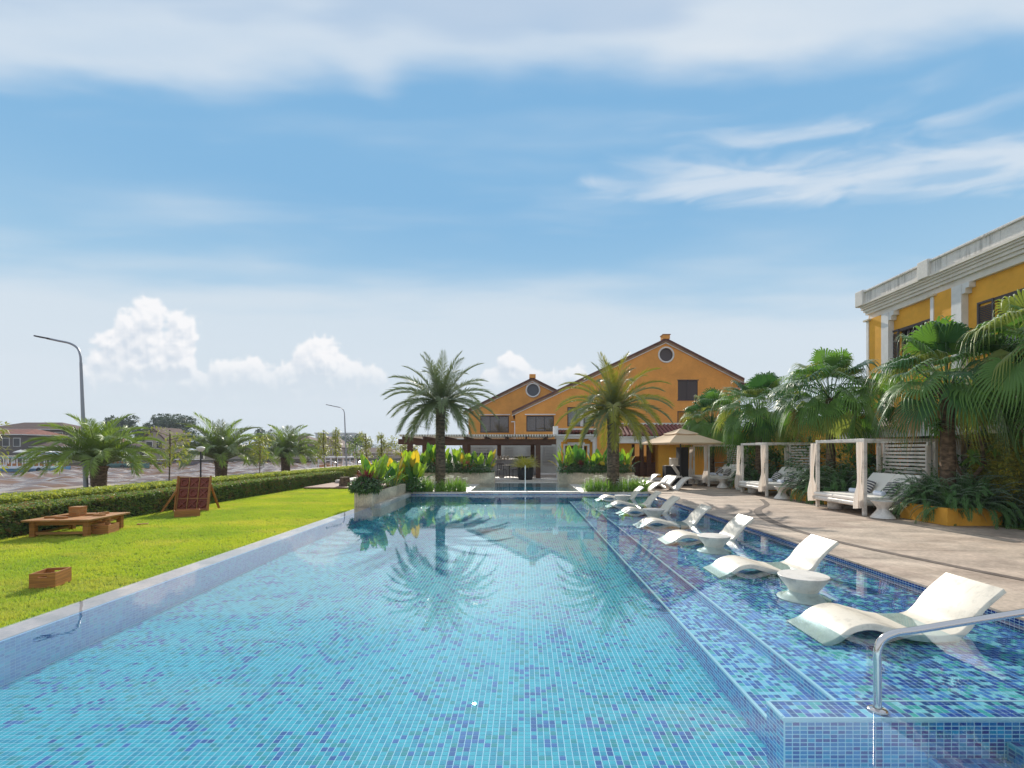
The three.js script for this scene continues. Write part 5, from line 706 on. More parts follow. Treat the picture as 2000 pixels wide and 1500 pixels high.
// ---- clipped hedges
const hedgeTuft = (() => { const m = new Mesher(), r = rng(4); for (let k = 0; k < 16; k++) { const d = rdir(r, 0.5), o = new THREE.Vector3((r() - 0.5) * 0.09, (r() - 0.5) * 0.05, (r() - 0.5) * 0.09); oval(m, o, d, rdir(r), 0.042 + 0.02 * r(), 0.022); } return m.geo(); })();
function hedge(label, x0, x1, y0, y1, d0, d1, n, cols, o = {}) {
  const h = thing(o.name || 'clipped_hedge', label, 'hedge', 0, 0, 0), r = rng(o.seed || 6); part('twig_core', bx(x0 + (o.inset || 0.1), x1 - (o.inset || 0.1), y0, y1 - (o.inset || 0.1), d0 + (o.inset || 0.1), d1 - (o.inset || 0.1)), M(S(46, 44, 26), 1), h);
  const inst = new THREE.InstancedMesh(hedgeTuft, LEAF(lin3(1, 1, 1), 0.4), n), M4 = new THREE.Matrix4(), q = new THREE.Quaternion(), e = new THREE.Euler();
  const aT = (x1 - x0) * (d1 - d0) * 1.6, aF = (y1 - y0) * (d1 - d0), aE = (y1 - y0) * (x1 - x0), tot = aT + 2 * aF + 2 * aE;
  for (let k = 0; k < n; k++) {
    let w = r() * tot, x = mixN(x0, x1, r()), y = mixN(y0, y1, r()), d = mixN(d0, d1, r()), deep = (o.inset || 0.12) * r() * r(); const s = o.scale || 1;
    if (w < aT) y = y1 - deep; else if (w < aT + aF) x = x1 - deep; else if (w < aT + 2 * aF) x = x0 + deep; else if (w < aT + 2 * aF + aE) d = d0 + deep; else d = d1 - deep;
    const bump = 0.05 * (fbm(x * 2 + 3, d * 2 + y * 2, 3) - 0.5) * 2; const sc = s * (0.85 + 0.5 * r()); M4.compose(new THREE.Vector3(x + bump * 0.6, y + bump * 0.7, -d), q.setFromEuler(e.set((r() - 0.5) * 1.2, r() * 6.28, (r() - 0.5) * 1.2)), new THREE.Vector3(sc, sc, sc)); inst.setMatrixAt(k, M4);
    const c = cols[Math.floor(r() * cols.length)], v = 0.75 + 0.5 * r(); inst.setColorAt(k, lin3(c.r * v, c.g * v, c.b * v));
  }
  inst.name = 'foliage'; inst.userData.kind = 'stuff'; h.add(inst); return h;
}
hedge('clipped hedge bordering the lawn, the one along the grass', -11.9, -11.0, LAWN_Y, 0.5, 5.5, 30, 26000, [S(118, 142, 50), S(98, 124, 46), S(138, 146, 56), S(104, 130, 48), S(146, 116, 62), S(112, 136, 48)], { seed: 6 });
hedge('taller clipped hedge behind the lawn hedge, along the river path', -13.9, -12.75, LAWN_Y, 0.56, 6.5, 46, 26000, [S(190, 192, 66), S(168, 176, 60), S(140, 156, 54)], { seed: 8, scale: 1.15 });
hedge('tall yellow-green clipped hedge beside the fern planter and frangipani', 11.15, 14.2, DECK_Y, 2.12, 11.3, 12.3, 15000, [S(196, 184, 60), S(170, 170, 56), S(140, 146, 50)], { seed: 10, scale: 1.1, inset: 0.4 });
struct('side_lawn', bx(10.7, 14.6, LAWN_Y, DECK_Y + 0.02, 6.5, 13.5), M(S(112, 138, 40), 1, { map: leafTone }), 'strip of lawn beside the yellow fern planter');

// ---- planters with ferns
const fernClump = (() => { const list = [], r = rng(15); for (let k = 0; k < 46; k++) { const e = 0.15 + 1.3 * r(), g = pinnate({ len: 0.75 + 0.3 * r(), elev: e, droop: 1.9, n: 34, leaf: 0.105, w: 0.014, vee: 0.1, seed: 200 + k, hang: 0.25, rib: 0.004, from: 0.08 }); g.rotateY(r() * 6.283); list.push(g.toNonIndexed()); } const g = mergeGeometries(list); return g; })();
function planter(name, label, x0, x1, d0, d1, y0, y1, mat, ribs = 0) { const p = thing(name, label, 'planter', 0, 0, 0), t = 0.1; part('wall', mg([bx(x0, x1, y0, y1, d0, d0 + t), bx(x0, x1, y0, y1, d1 - t, d1), bx(x0, x0 + t, y0, y1, d0 + t, d1 - t), bx(x1 - t, x1, y0, y1, d0 + t, d1 - t)]), mat, p); part('soil', bx(x0 + t, x1 - t, y0, y1 - 0.06, d0 + t, d1 - t), mats.soil, p); for (let k = 0; k < ribs; k++) part('rib', bx(x0 + 0.03 + k * (x1 - x0 - 0.06) / ribs, x0 + 0.03 + (k + 0.5) * (x1 - x0 - 0.06) / ribs, y0 + 0.01, y1 - 0.01, d0 - 0.02, d0 - 0.001), mat, p); return p; }
planter('fern_planter', 'yellow planter overflowing with dark ferns beside the nearest cabana', 9.6, 10.85, 11.15, 12.55, DECK_Y + 0.005, 0.46, mats.yellow);
planter('fern_planter', 'yellow planter of ferns between the two nearer cabanas', 9.55, 10.8, 15.6, 17.6, DECK_Y + 0.005, 0.42, mats.yellow);
planter('fern_planter', 'yellow planter of ferns between the two farther cabanas', 9.75, 10.8, 21.0, 22.9, DECK_Y + 0.005, 0.42, mats.yellow);
{
  const fern = thing('fern', 'lush dark green fern arching over the yellow planter by the nearest cabana', 'fern', 9.9, 0.42, 11.45, 0, 'ferns in the planter by the nearest cabana'); part('fronds', fernClump, leafMats.fern, fern); const A = fern.userData.label;
  for (const [x, d, s, y] of [[9.9, 12.0, 1.15, 0.42], [10.3, 11.4, 1.2, 0.45], [10.65, 11.4, 1.15, 0.42], [10.25, 12.2, 1.25, 0.5], [10.75, 12.1, 1.2, 0.45], [9.95, 12.4, 1.1, 0.42], [11.1, 11.3, 1.1, 0.2], [11.45, 11.2, 1.0, 0.12]]) { const c = copyOf(fern, x, y, d, x * 7 + d * 3, A); c.scale.setScalar(s); }
  const B = 'lush dark green fern in the planter between the two nearer cabanas'; for (const [x, d, s] of [[9.85, 15.9, 1.2], [9.8, 16.5, 1.35], [9.9, 17.2, 1.25], [10.4, 16.1, 1.4], [10.4, 16.9, 1.35], [10.0, 15.5, 1.1], [10.7, 15.6, 1.3]]) { const c = copyOf(fern, x, 0.44, d, x * 5 + d * 3, B); c.scale.setScalar(s); c.userData.group = 'ferns between the two nearer cabanas'; }
  const C = 'lush dark green fern in the planter between the two farther cabanas'; for (const [x, d, s] of [[10.0, 21.3, 1], [10.0, 22.0, 1.1], [10.2, 22.6, 1.05], [10.5, 21.7, 1.1]]) { const c = copyOf(fern, x, 0.4, d, x * 5 + d * 3, C); c.scale.setScalar(s); c.userData.group = 'ferns between the two farther cabanas'; }
}
// ---- bushes: loose leaf masses
function bushGeo(seed, rx, ry, rz, n, L, W) { const m = new Mesher(), r = rng(seed); for (let k = 0; k < n; k++) { const d = rdir(r, 0.25), q = 0.55 + 0.45 * Math.sqrt(r()), lump = 0.8 + 0.4 * fbm(d.x * 2 + 5, d.z * 2 + d.y * 3 + seed, 2), o = new THREE.Vector3(d.x * rx * q * lump, Math.max(0.02, ry + d.y * ry * q * lump), d.z * rz * q * lump); oval(m, o, d.clone().add(rdir(r).multiplyScalar(0.9)).normalize(), new THREE.Vector3(0, 1, 0.2), L * (0.7 + 0.6 * r()), W * (0.8 + 0.4 * r()), 0.3); } return m.geo(); }
function bush(label, x, y, d, geo, mat, turn = 0, s = 1, group) { const b = thing('leafy_bush', label, 'bush', x, y, d, turn, group); part('foliage', geo, mat, b); part('stem', rod(new THREE.Vector3(0, -0.02, 0), new THREE.Vector3(0.02, 0.2, 0), 0.02, 6), mats.trunk, b); b.scale.setScalar(s); return b; }
// ---- flower beds: paddle-leaved plants, cordylines, low bushes
const paddles = [[0.45, 0.55, 0.26, 0.12, 0.35], [0.35, 0.5, 0.24, 0.35, 0.6], [0.3, 0.48, 0.22, 0.6, 0.9], [0.55, 0.5, 0.25, 0.22, 0.5]].map(([stalk, len, wid, lean, curl], i) => paddle({ stalk, len, wid, lean, curl, seed: 300 + i, wavy: 0.01 }));
function cannaPlant(label, x, y, d, s, seed, pal, group, n = 9) { const r = rng(seed), p = thing('canna_plant', label, 'plant', x, y, d, r() * 6, group); for (let k = 0; k < n; k++) { const az = k / n * 6.283 * 1.6 + r(), l = part('leaf', paddles[k % 4], pal[Math.floor(r() * pal.length)], p); l.position.set(0.07 * Math.cos(az), 0, -0.07 * Math.sin(az)); l.rotation.y = az; const q = s * (0.75 + 0.45 * r()); l.scale.setScalar(q); } return p; }
const cordGeo = (() => { const m = new Mesher(), r = rng(19); for (let k = 0; k < 30; k++) strap(m, 0, 0, r() * 6.283, 0.15 + 1.1 * r(), 0.42 + 0.2 * r(), 0.026, 1.3, 5); return m.geo(); })();
function cordyline(label, x, y, d, s, mat, turn, group) { const p = thing('cordyline', label, 'plant', x, y, d, turn, group); part('stem', rod(new THREE.Vector3(0, -0.02, 0), new THREE.Vector3(0, 0.26, 0), 0.02, 6), mats.trunk, p); const l = part('leaf_rosette', cordGeo, mat, p); l.position.y = 0.22; p.scale.setScalar(s); return p; }
const lilyGeo = (() => { const m = new Mesher(), r = rng(27); for (let k = 0; k < 90; k++) strap(m, (r() - 0.5) * 0.5, (r() - 0.5) * 0.4, r() * 6.283, 0.1 + 0.7 * r(), 0.4 + 0.28 * r(), 0.014, 1.3, 5); return m.geo(); })();
const lilyFlowers = (() => { const m = new Mesher(), r = rng(28); for (let k = 0; k < 7; k++) { const x = (r() - 0.5) * 0.7, z = (r() - 0.5) * 0.5, h = 0.48 + 0.12 * r(), st = [m.v(x - 0.004, 0.1, z), m.v(x + 0.004, 0.1, z), m.v(x + 0.004, h, z), m.v(x - 0.004, h, z)]; m.q(...st); for (let q = 0; q < 6; q++) strapAt(m, x, h, z, q / 6 * 6.283 + r(), 0.9, 0.11, 0.008, 2.4); } return m.geo(); })();
function strapAt(m, x, y, z, az, lean, len, w, curl) { const k0 = m.p.length / 3; strap(m, x, z, az, lean, len, w, curl, 4); for (let i = k0; i < m.p.length / 3; i++) m.p[i * 3 + 1] += y; }
{
  const L1 = 'spider lily clump with white flowers at the foot of the grey-green date palm', L2 = 'spider lily clump with white flowers at the foot of the golden date palm';
  const lily = thing('spider_lily', L1, 'plant', -4.5, 0.085, 20.5, 0, 'lilies round the grey-green palm'); part('leaves', lilyGeo, leafMats.lily, lily); part('flowers', lilyFlowers, leafMats.flower, lily);
  for (const [x, d, s] of [[-4.15, 20.7, 1.05], [-3.98, 20.45, 0.95], [-3.2, 20.45, 1], [-2.9, 20.65, 1.1], [-2.62, 20.5, 0.95], [-3.6, 20.45, 0.7]]) { const c = copyOf(lily, x, 0.085, d, x * 9, L1); c.scale.setScalar(s); }
  for (const [x, d, s] of [[2.75, 20.5, 0.95], [3.05, 20.65, 1.1], [3.35, 20.4, 1], [4.15, 20.45, 1], [4.45, 20.65, 1.1], [4.8, 20.5, 1.05], [5.05, 20.9, 0.95], [3.75, 20.35, 0.7]]) { const c = copyOf(lily, x, 0.085, d, x * 9, L2); c.scale.setScalar(s); c.userData.group = 'lilies round the golden palm'; }
  // stone planters behind
  planter('stone_planter', 'long pale stone planter behind the grey-green date palm', XP(788, 26), XP(966, 26), 25.4, 26.6, 0.085, 0.66, mats.cream);
  planter('stone_planter', 'long pale stone planter behind the golden date palm', XP(1090, 26), XP(1234, 26), 25.4, 26.6, 0.085, 0.66, mats.cream);
  planter('stone_planter', 'cream ribbed planter box at the corner of lawn and pool', -5.38, -4.8, 15.55, 19.9, LAWN_Y, 0.45, mats.cream, 7);
  const r = rng(90), G = leafMats, pal = [G.canna, G.canna, G.cannaDeep, G.cannaDeep, G.canna, G.canna, G.cannaDeep, G.canna, G.canna, G.cannaYellow], bg = [bushGeo(1, 0.4, 0.24, 0.36, 420, 0.11, 0.05), bushGeo(2, 0.36, 0.2, 0.36, 380, 0.1, 0.045)];
  const bed = (x0, x1, d0, d1, y, n, where, s, nb, nc) => {
    for (let k = 0; k < n; k++) { const x = mixN(x0, x1, (k + 0.5 + 0.5 * (r() - 0.5)) / n), d = mixN(d0, d1, r()); cannaPlant(`bright green paddle-leaved plant ${where}`, x, y, d, s * (0.8 + 0.5 * r()), 400 + k + Math.floor(x0 * 10), pal, `paddle-leaved plants ${where}`, 8 + Math.floor(r() * 4)); }
    for (let k = 0; k < nb; k++) bush(`low leafy bush edging the bed ${where}`, mixN(x0, x1, (k + 0.5) / nb), y, mixN(d0 - 0.15, d0 + 0.2, r()), bg[k % 2], k % 3 ? G.bush : G.cannaDeep, r() * 6, 0.9 + 0.3 * r(), `low bushes ${where}`);
    for (let k = 0; k < nc; k++) cordyline(`${k % 2 ? 'orange' : 'dark red'} cordyline among the leaves ${where}`, mixN(x0, x1, r()), y, mixN(d0, d1, 0.3 * r()), 0.8 + 0.4 * r(), k % 2 ? G.cordOrange : G.cord, r() * 6, `cordylines ${where}`);
  };
  bed(XP(800, 26), XP(958, 26), 25.6, 26.4, 0.6, 13, 'in the long planter behind the grey-green palm', 1.1, 16, 5);
  bed(XP(1096, 26), XP(1228, 26), 25.6, 26.4, 0.6, 12, 'in the long planter behind the golden palm', 1.05, 15, 6);
  bed(-5.25, -4.95, 15.8, 19.8, 0.4, 11, 'in the ribbed corner planter', 0.95, 12, 6);
  for (let k = 0; k < 7; k++) { const x = mixN(-5.4, -4.6, k / 6), d = 20.5 + 2.2 * r(); cannaPlant('bright green paddle-leaved plant on the terrace corner behind the ribbed planter', x, 0.085, d, 1.25 + 0.3 * r(), 700 + k, pal, 'paddle-leaved plants on the terrace corner', 10); bush('low leafy bush on the terrace corner behind the ribbed planter', x + 0.15, 0.085, d - 0.35, bg[k % 2], G.cannaDeep, r() * 6, 1.1, 'low bushes on the terrace corner'); }
  // pot with yellow grass
  const pot = thing('grass_pot', 'round dark pot of yellow-green grass behind the fountain jet', 'potted plant', 0.06, 0.18, 27.4); part('pot', lathe([[0, 0], [0.38, 0], [0.44, 0.3], [0.46, 0.66], [0.44, 0.7], [0.4, 0.68], [0, 0.66]], 32), mats.dark, pot); const m = new Mesher(); for (let k = 0; k < 300; k++) { const a = r() * 6.28, q = 0.36 * Math.sqrt(r()); strap(m, Math.cos(a) * q, Math.sin(a) * q, a + (r() - 0.5), 0.1 + 1.1 * r(), 0.55 + 0.4 * r(), 0.014, 1.9, 5); } const gg = m.geo(); gg.translate(0, 0.66, 0); part('grass', gg, G.grassPot, pot);
  // plants along the wing, behind the cabanas
  const big = [bushGeo(5, 0.8, 0.6, 0.7, 700, 0.2, 0.1), bushGeo(6, 0.7, 0.8, 0.6, 700, 0.16, 0.07)];
  for (const [x, d, s] of [[11.3, 14.6, 1.1], [11.5, 13.3, 1], [11.3, 16.0, 1.25], [11.4, 17.2, 1.2], [11.2, 19.3, 1.3], [11.3, 20.8, 1.3], [11.1, 22.2, 1.35], [11.1, 23.4, 1.3], [11.2, 25.2, 1.3]]) bush('dense dark shrub against the wall behind the cabanas', x, DECK_Y + 0.012, d, big[Math.round(d) % 2], G.fern, d, s, 'shrubs behind the cabanas');
  // frangipani with bare pale limbs
  const f = thing('frangipani_tree', 'small frangipani with pale forked bare limbs beside the clipped hedge', 'tree', 11.0, 0.1, 12.0, 0); const P = (x, y, z) => new THREE.Vector3(x, y, z); const limb = (pts, r0) => part('limb', tube(pts, r0, 16, 8), M(S(188, 160, 132), 0.85, { map: barkTone }), f);
  part('trunk', tube([P(-0.15, 0, 0), P(-0.13, 0.35, 0), P(-0.17, 0.75, 0.02), P(-0.12, 1.0, 0)], 0.085, 18, 10), M(S(188, 160, 132), 0.85, { map: barkTone }), f); limb([P(-0.12, 0.98, 0), P(0.03, 1.15, 0.05), P(0.12, 1.35, 0.08), P(0.08, 1.75, 0.1), P(-0.02, 2.1, 0.1)], 0.045); limb([P(0.1, 1.3, 0.08), P(0.35, 1.5, 0.1), P(0.6, 1.85, 0.1), P(0.85, 2.15, 0.05), P(1.0, 2.5, 0)], 0.035); limb([P(-0.15, 0.95, 0), P(-0.32, 1.2, -0.08), P(-0.42, 1.65, -0.1), P(-0.55, 2.0, -0.1)], 0.032); limb([P(0.08, 1.6, 0.1), P(0.15, 2.0, 0.1), P(0.1, 2.5, 0.1)], 0.035);
  const lg = new Mesher(); for (const [x, y, z] of [[-0.55, 2.05, -0.1], [-0.02, 2.15, 0.1], [0.2, 1.75, 0.3], [-0.4, 1.5, 0.35], [0.1, 2.5, 0.1], [-0.25, 1.45, 0.3], [-0.9, 2.2, 0.0], [-1.0, 2.3, 0.1]]) for (let k = 0; k < 26; k++) oval(lg, P(x + 0.06 * (r() - 0.5), y + 0.05 * r(), z), rdir(r, 0.3), P(0, 1, 0.1), 0.24 + 0.08 * r(), 0.085, 0.3); part('leaves', lg.geo(), G.frang, f);
}
// ---- slender young trees on the riverbank
function crownGeo(seed, clumps, n, L, W, bend = 0.35) { const m = new Mesher(), r = rng(seed); for (const [x, y, z, rx, ry, rz, w] of clumps) for (let k = 0; k < n * (w || 1); k++) { const d = rdir(r, 0.15), q = Math.cbrt(0.15 + 0.85 * r()), o = new THREE.Vector3(x + d.x * rx * q, y + d.y * ry * q, z + d.z * rz * q); oval(m, o, d.add(rdir(r)).normalize(), new THREE.Vector3(0.1, 1, 0.2), L * (0.7 + 0.6 * r()), W, bend); } return m.geo(); }
function slender(label, px, d, h, wid, seed, mat) {
  const r = rng(seed), t = thing('young_tree', label, 'tree', XP(px, d), LAWN_Y, d, r() * 6, 'young trees along the riverbank'), P = (x, y, z) => new THREE.Vector3(x, y, z), cl = [];
  part('trunk', tube([P(0.25, 0, 0), P(0.1, h * 0.35, 0), P(0, h * 0.65, 0), P(0, h, 0)], 0.035 * h / 3, 14, 7), mats.trunk, t);
  for (let k = 0; k < 9; k++) { const a = r() * 6.28, y = h * (0.42 + 0.55 * k / 8), q = wid * (0.5 + 0.5 * r()) * (1 - 0.4 * Math.abs(k / 8 - 0.45)); cl.push([Math.cos(a) * q * 0.6, y, Math.sin(a) * q * 0.6, wid * 0.42, h * 0.06, wid * 0.42]); part('branch', tube([P(0, y - 0.25, 0), P(Math.cos(a) * q * 0.4, y - 0.1, Math.sin(a) * q * 0.4), P(Math.cos(a) * q * 0.8, y, Math.sin(a) * q * 0.8)], 0.014, 6, 5), mats.trunk, t); }
  part('crown', crownGeo(seed, cl, 60, 0.26 * h / 3.4, 0.09 * h / 3.4), mat, t);
}
slender('slender young tree with yellow-green leaves behind the game board', 332, 26, 3.0, 1.35, 501, leafMats.treeYoung);
slender('young yellow-green tree between the two farther riverside palms', 508, 34, 2.9, 1.1, 502, leafMats.treeYoung); slender('thin young tree just past the last riverside palm', 632, 42, 3.5, 0.9, 503, leafMats.treeYoung); slender('thin young tree between the palm and the second street lamp', 655, 52, 4.2, 0.75, 504, leafMats.treeYoung); slender('young dark tree just beyond the second street lamp', 695, 50, 3.4, 1.1, 505, leafMats.river); slender('narrow golden young tree behind the corner planter', 714, 48, 3.6, 0.75, 506, leafMats.treeYoung); slender('narrow golden young tree beside the end of the pergola', 745, 50, 3.6, 0.8, 507, leafMats.treeYoung);
slender('young tree with drooping yellow-green branches by the near riverbank', -62, 17, 3.0, 1.2, 508, leafMats.treeYoung);
{ const t = thing('round_tree', 'rounded olive green tree behind the end of the pergola', 'tree', XP(785, 50), LAWN_Y, 50), r = rng(3); part('trunk', rod(new THREE.Vector3(0, 0, 0), new THREE.Vector3(0, 1.4, 0), 0.14, 8, 0.1), mats.trunk, t); part('crown', crownGeo(601, Array.from({ length: 14 }, () => [(r() - 0.5) * 2.6, 1.7 + r() * 1.5, (r() - 0.5) * 2.4, 0.8, 0.6, 0.8]), 90, 0.26, 0.12), leafMats.treeYoung, t); }

// ================================================================ STREET LAMPS, FAR BANK, BOATS
{
  const lampAt = (px, d, label) => {
    const l = thing('street_lamp', label, 'street lamp', XP(px, d), LAWN_Y, d, 0, 'street lamps along the riverside path'), P = (x, y) => new THREE.Vector3(x, y, 0);
    part('pole', rod(P(0.0, 0), P(-0.25, 6.2), 0.105, 14, 0.06), mats.lampMetal, l); part('arm', tube([P(-0.25, 6.15), P(-0.28, 6.55), P(-0.42, 6.9), P(-0.75, 7.12), P(-1.4, 7.27), P(-1.9, 7.38)], 0.05, 40, 10), mats.lampMetal, l);
    const hd = part('lamp_head', (() => { const g = new RoundedBoxGeometry(0.72, 0.07, 0.26, 2, 0.03); g.rotateZ(-0.19); g.translate(-2.1, 7.42, 0); return muvKeep(g); })(), mats.darkMetal, l); part('base_plate', rb(-0.2, 0.2, 0, 0.03, -0.2, 0.2, 0.005, 1), mats.lampMetal, l);
  };
  lampAt(168, 24, 'tall grey curved street lamp beside the broad bushy palm'); lampAt(677, 59, 'tall curved street lamp beyond the timber platform'); lampAt(838, 108, 'distant curved street lamp showing above the pergola');
  const g = thing('garden_lamp', 'short black garden lamp post with pale round cap behind the hedge', 'lamp', XP(392, 30), LAWN_Y, 30); part('post', rod(new THREE.Vector3(0, 0, 0), new THREE.Vector3(0, 1.85, 0), 0.045, 10), mats.dark, g); part('cap', lathe([[0.1, 1.85], [0.19, 1.95], [0.24, 2.06], [0.2, 2.12], [0.08, 2.16], [0, 2.17]], 20), mats.frame, g); part('base', lathe([[0, 0], [0.12, 0], [0.12, 0.05], [0.05, 0.1], [0.045, 0.2], [0, 0.2]], 16), mats.dark, g);
}
const BANK_Y = -0.5;
function farTree(label, px, d, topPy, wPx, seed, mat, n = 150) {
  const x = XP(px, d), h = YP(topPy, d) - BANK_Y, w = wPx * d / F, r = rng(seed), t = thing('bank_tree', label, 'tree', x, BANK_Y, d, 0, 'trees on the far bank'), cl = [];
  part('trunk', rod(new THREE.Vector3(0, 0, 0), new THREE.Vector3(0, h * 0.55, 0), 0.025 * h + 0.1, 8, 0.012 * h), mats.trunk, t);
  for (let k = 0; k < 6; k++) { const a = k / 6 * 6.28 + r(); part('limb', rod(new THREE.Vector3(0, h * 0.4, 0), new THREE.Vector3(Math.cos(a) * w * 0.3, h * 0.7, Math.sin(a) * w * 0.25), 0.012 * h, 6, 0.005 * h), mats.trunk, t); }
  for (let k = 0; k < 26; k++) { const a = r() * 6.28, q = Math.sqrt(r()) * w * 0.4, yy = h * (0.5 + 0.4 * r()) - q * 0.12; cl.push([Math.cos(a) * q, yy, Math.sin(a) * q * 0.8, w * 0.13, h * 0.075, w * 0.13]); }
  part('crown', crownGeo(seed, cl, n, Math.max(0.5, h * 0.055), Math.max(0.25, h * 0.028), 0.2), mat, t);
}
farTree('large spreading dark tree on the far bank behind the gable house', 342, 150, 803, 96, 801, leafMats.tree, 190); farTree('dark leafy tree on the far bank left of the spreading tree', 240, 150, 806, 66, 802, leafMats.tree); farTree('low dark tree between the two big far bank trees', 285, 156, 822, 50, 803, leafMats.tree); farTree('dark rounded tree behind the second riverside palm', 518, 160, 834, 44, 804, leafMats.tree); farTree('rounded tree on the far bank beyond the second street lamp', 690, 190, 842, 62, 805, leafMats.tree); farTree('small distant tree beyond the pergola end', 760, 320, 862, 40, 806, leafMats.tree, 80); farTree('small distant tree on the far horizon by the corner planter', 728, 330, 866, 44, 807, leafMats.tree, 80); farTree('low dark tree beside the long tiled roof', 118, 130, 826, 34, 808, leafMats.tree, 90); farTree('small dark tree at the foot of the gable house', 250, 118, 862, 44, 809, leafMats.tree, 90); farTree('low green tree below the hipped roofs', 600, 135, 872, 50, 810, leafMats.river, 80); farTree('low dark tree between hipped roofs and second lamp', 655, 150, 868, 46, 811, leafMats.tree, 80);
farTree('dark tree between the long hall and the riverside palm', 160, 134, 838, 60, 820, leafMats.tree, 90); farTree('dark tree behind the low waterfront house by the palm', 205, 136, 836, 60, 821, leafMats.tree, 90); farTree('low dark tree right of the spreading far bank tree', 395, 152, 850, 70, 822, leafMats.tree, 90); farTree('low dark tree behind the shopfront row', 455, 158, 852, 76, 823, leafMats.tree, 90); farTree('low dark tree in the gap before the hipped roofs', 545, 166, 850, 50, 824, leafMats.tree, 80); farTree('small distant tree behind the apartment block end', 705, 300, 856, 50, 825, leafMats.tree, 70); farTree('small distant tree above the pergola edge', 792, 330, 866, 50, 826, leafMats.tree, 70);
function farHouse(label, pxL, pxR, d, eavePy, ridgePy, wallMat, roofMat, o = {}) {
  const x0 = XP(pxL, d), x1 = XP(pxR, d), ye = YP(eavePy, d), yr = YP(ridgePy, d), dep = o.depth || 9, h = thing('bank_house', label, 'house', 0, 0, 0, 0, 'houses on the far bank');
  part('wall', bx(x0, x1, BANK_Y, ye, d, d + dep), wallMat, h);
  if (o.gable) { const g = extrude([[x0 - 0.6, ye - 0.3], [(x0 + x1) / 2, yr], [x1 + 0.6, ye - 0.3], [x1 + 0.3, ye - 0.5], [(x0 + x1) / 2, yr - 0.5], [x0 - 0.3, ye - 0.5]], dep + 1.2); g.translate(0, 0, -(d - 0.6)); part('roof', g, roofMat, h); const gb = extrude([[x0, ye], [x1, ye], [(x0 + x1) / 2, yr - 0.5]], 0.3); gb.translate(0, 0, -(d - 0.01)); part('gable', gb, wallMat, h); }
  else { const m = new Mesher(), e = 0.8, hip = o.hip ?? 3, A = m.v(x0 - e, ye, -(d - e)), B = m.v(x1 + e, ye, -(d - e)), C = m.v(x1 + e, ye, -(d + dep + e)), E = m.v(x0 - e, ye, -(d + dep + e)), P1 = m.v(x0 + hip, yr, -(d + dep / 2)), P2 = m.v(x1 - hip, yr, -(d + dep / 2)); m.q(A, B, P2, P1); m.q(C, E, P1, P2); m.t(B, C, P2); m.t(E, A, P1); const g = m.geo().toNonIndexed(); g.computeVertexNormals(); part('roof', muv(g), roofMat, h); part('eave', bx(x0 - e, x1 + e, ye - 0.18, ye - 0.002, d - e, d + dep + e), mats.white, h); }
  const n = o.windows || 3; for (let k = 0; k < n; k++) { const wx = mixN(x0, x1, (k + 0.5) / n), ww = (x1 - x0) / n * 0.28, y1 = ye - 0.9, y0 = Math.max(BANK_Y + 1, ye - 2.5); const f = part('window', bx(wx - ww - 0.12, wx + ww + 0.12, y0 - 0.12, y1 + 0.12, d - 0.1, d - 0.002), mats.white, h); part('pane', bx(wx - ww, wx + ww, y0, y1, d - 0.14, d - 0.101), M(S(52, 50, 52), 0.3), f); }
  return h;
}
const redRoof = M(S(148, 84, 66), 0.9, { map: stoneTone }), brownRoof = M(S(108, 78, 68), 0.9, { map: stoneTone }), paleWall = M(S(186, 170, 154), 0.9, { map: stuccoTone }), greyWall = M(S(110, 98, 94), 0.9, { map: stuccoTone });
farHouse('long house on the far bank with dark red tiled roof and bay window', -40, 44, 104, 848, 836, greyWall, redRoof, { windows: 4, hip: 1.5 }); farHouse('long dark roofed hall behind the red roofed house on the far bank', -30, 128, 118, 838, 823, greyWall, brownRoof, { windows: 6, hip: 5 }); farHouse('pale gable fronted house below the spreading tree', 282, 322, 126, 856, 834, paleWall, brownRoof, { gable: true, windows: 2 }); farHouse('low grey waterfront house behind the blue boat', 55, 120, 106, 872, 858, greyWall, brownRoof, { windows: 4 }); farHouse('low waterfront house behind the green boat', 225, 285, 124, 875, 862, paleWall, brownRoof, { windows: 4 });
farHouse('brown hip roofed house on the far bank right of the dark rounded tree', 556, 606, 150, 862, 849, paleWall, brownRoof, { windows: 4 }); farHouse('brown gable house on the far bank beside the second lamp', 612, 664, 146, 872, 852, paleWall, brownRoof, { gable: true, windows: 3 }); farHouse('low pale waterfront house beyond the second lamp', 690, 770, 160, 884, 874, paleWall, brownRoof, { windows: 6 }); farHouse('low tile roofed house behind the first riverside palm', 130, 225, 122, 870, 852, paleWall, redRoof, { windows: 5 });farHouse('low shopfront row behind the young tree on the far bank', 400, 505, 150, 880, 868, paleWall, brownRoof, { windows: 6 });
{ const d = 330, x0 = XP(616, d), x1 = XP(690, d), b = thing('apartment_block', 'long white apartment block far beyond the hipped roofs', 'building', 0, 0, 0); part('wall', bx(x0, x1, -0.5, YP(847, d), d, d + 14), M(S(214, 212, 214), 0.9), b); part('roof_slab', bx(x0 - 0.6, x1 + 0.6, YP(847, d) + 0.01, YP(845, d), d - 0.6, d + 14.6), mats.white, b); for (let k = 0; k < 9; k++) for (let j = 0; j < 3; j++) part('window', bx(x0 + 1.2 + k * 2.75, x0 + 2.4 + k * 2.75, 3.2 + j * 3.1, 5.2 + j * 3.1, d - 0.1, d - 0.002), M(S(110, 116, 128), 0.5), b); }
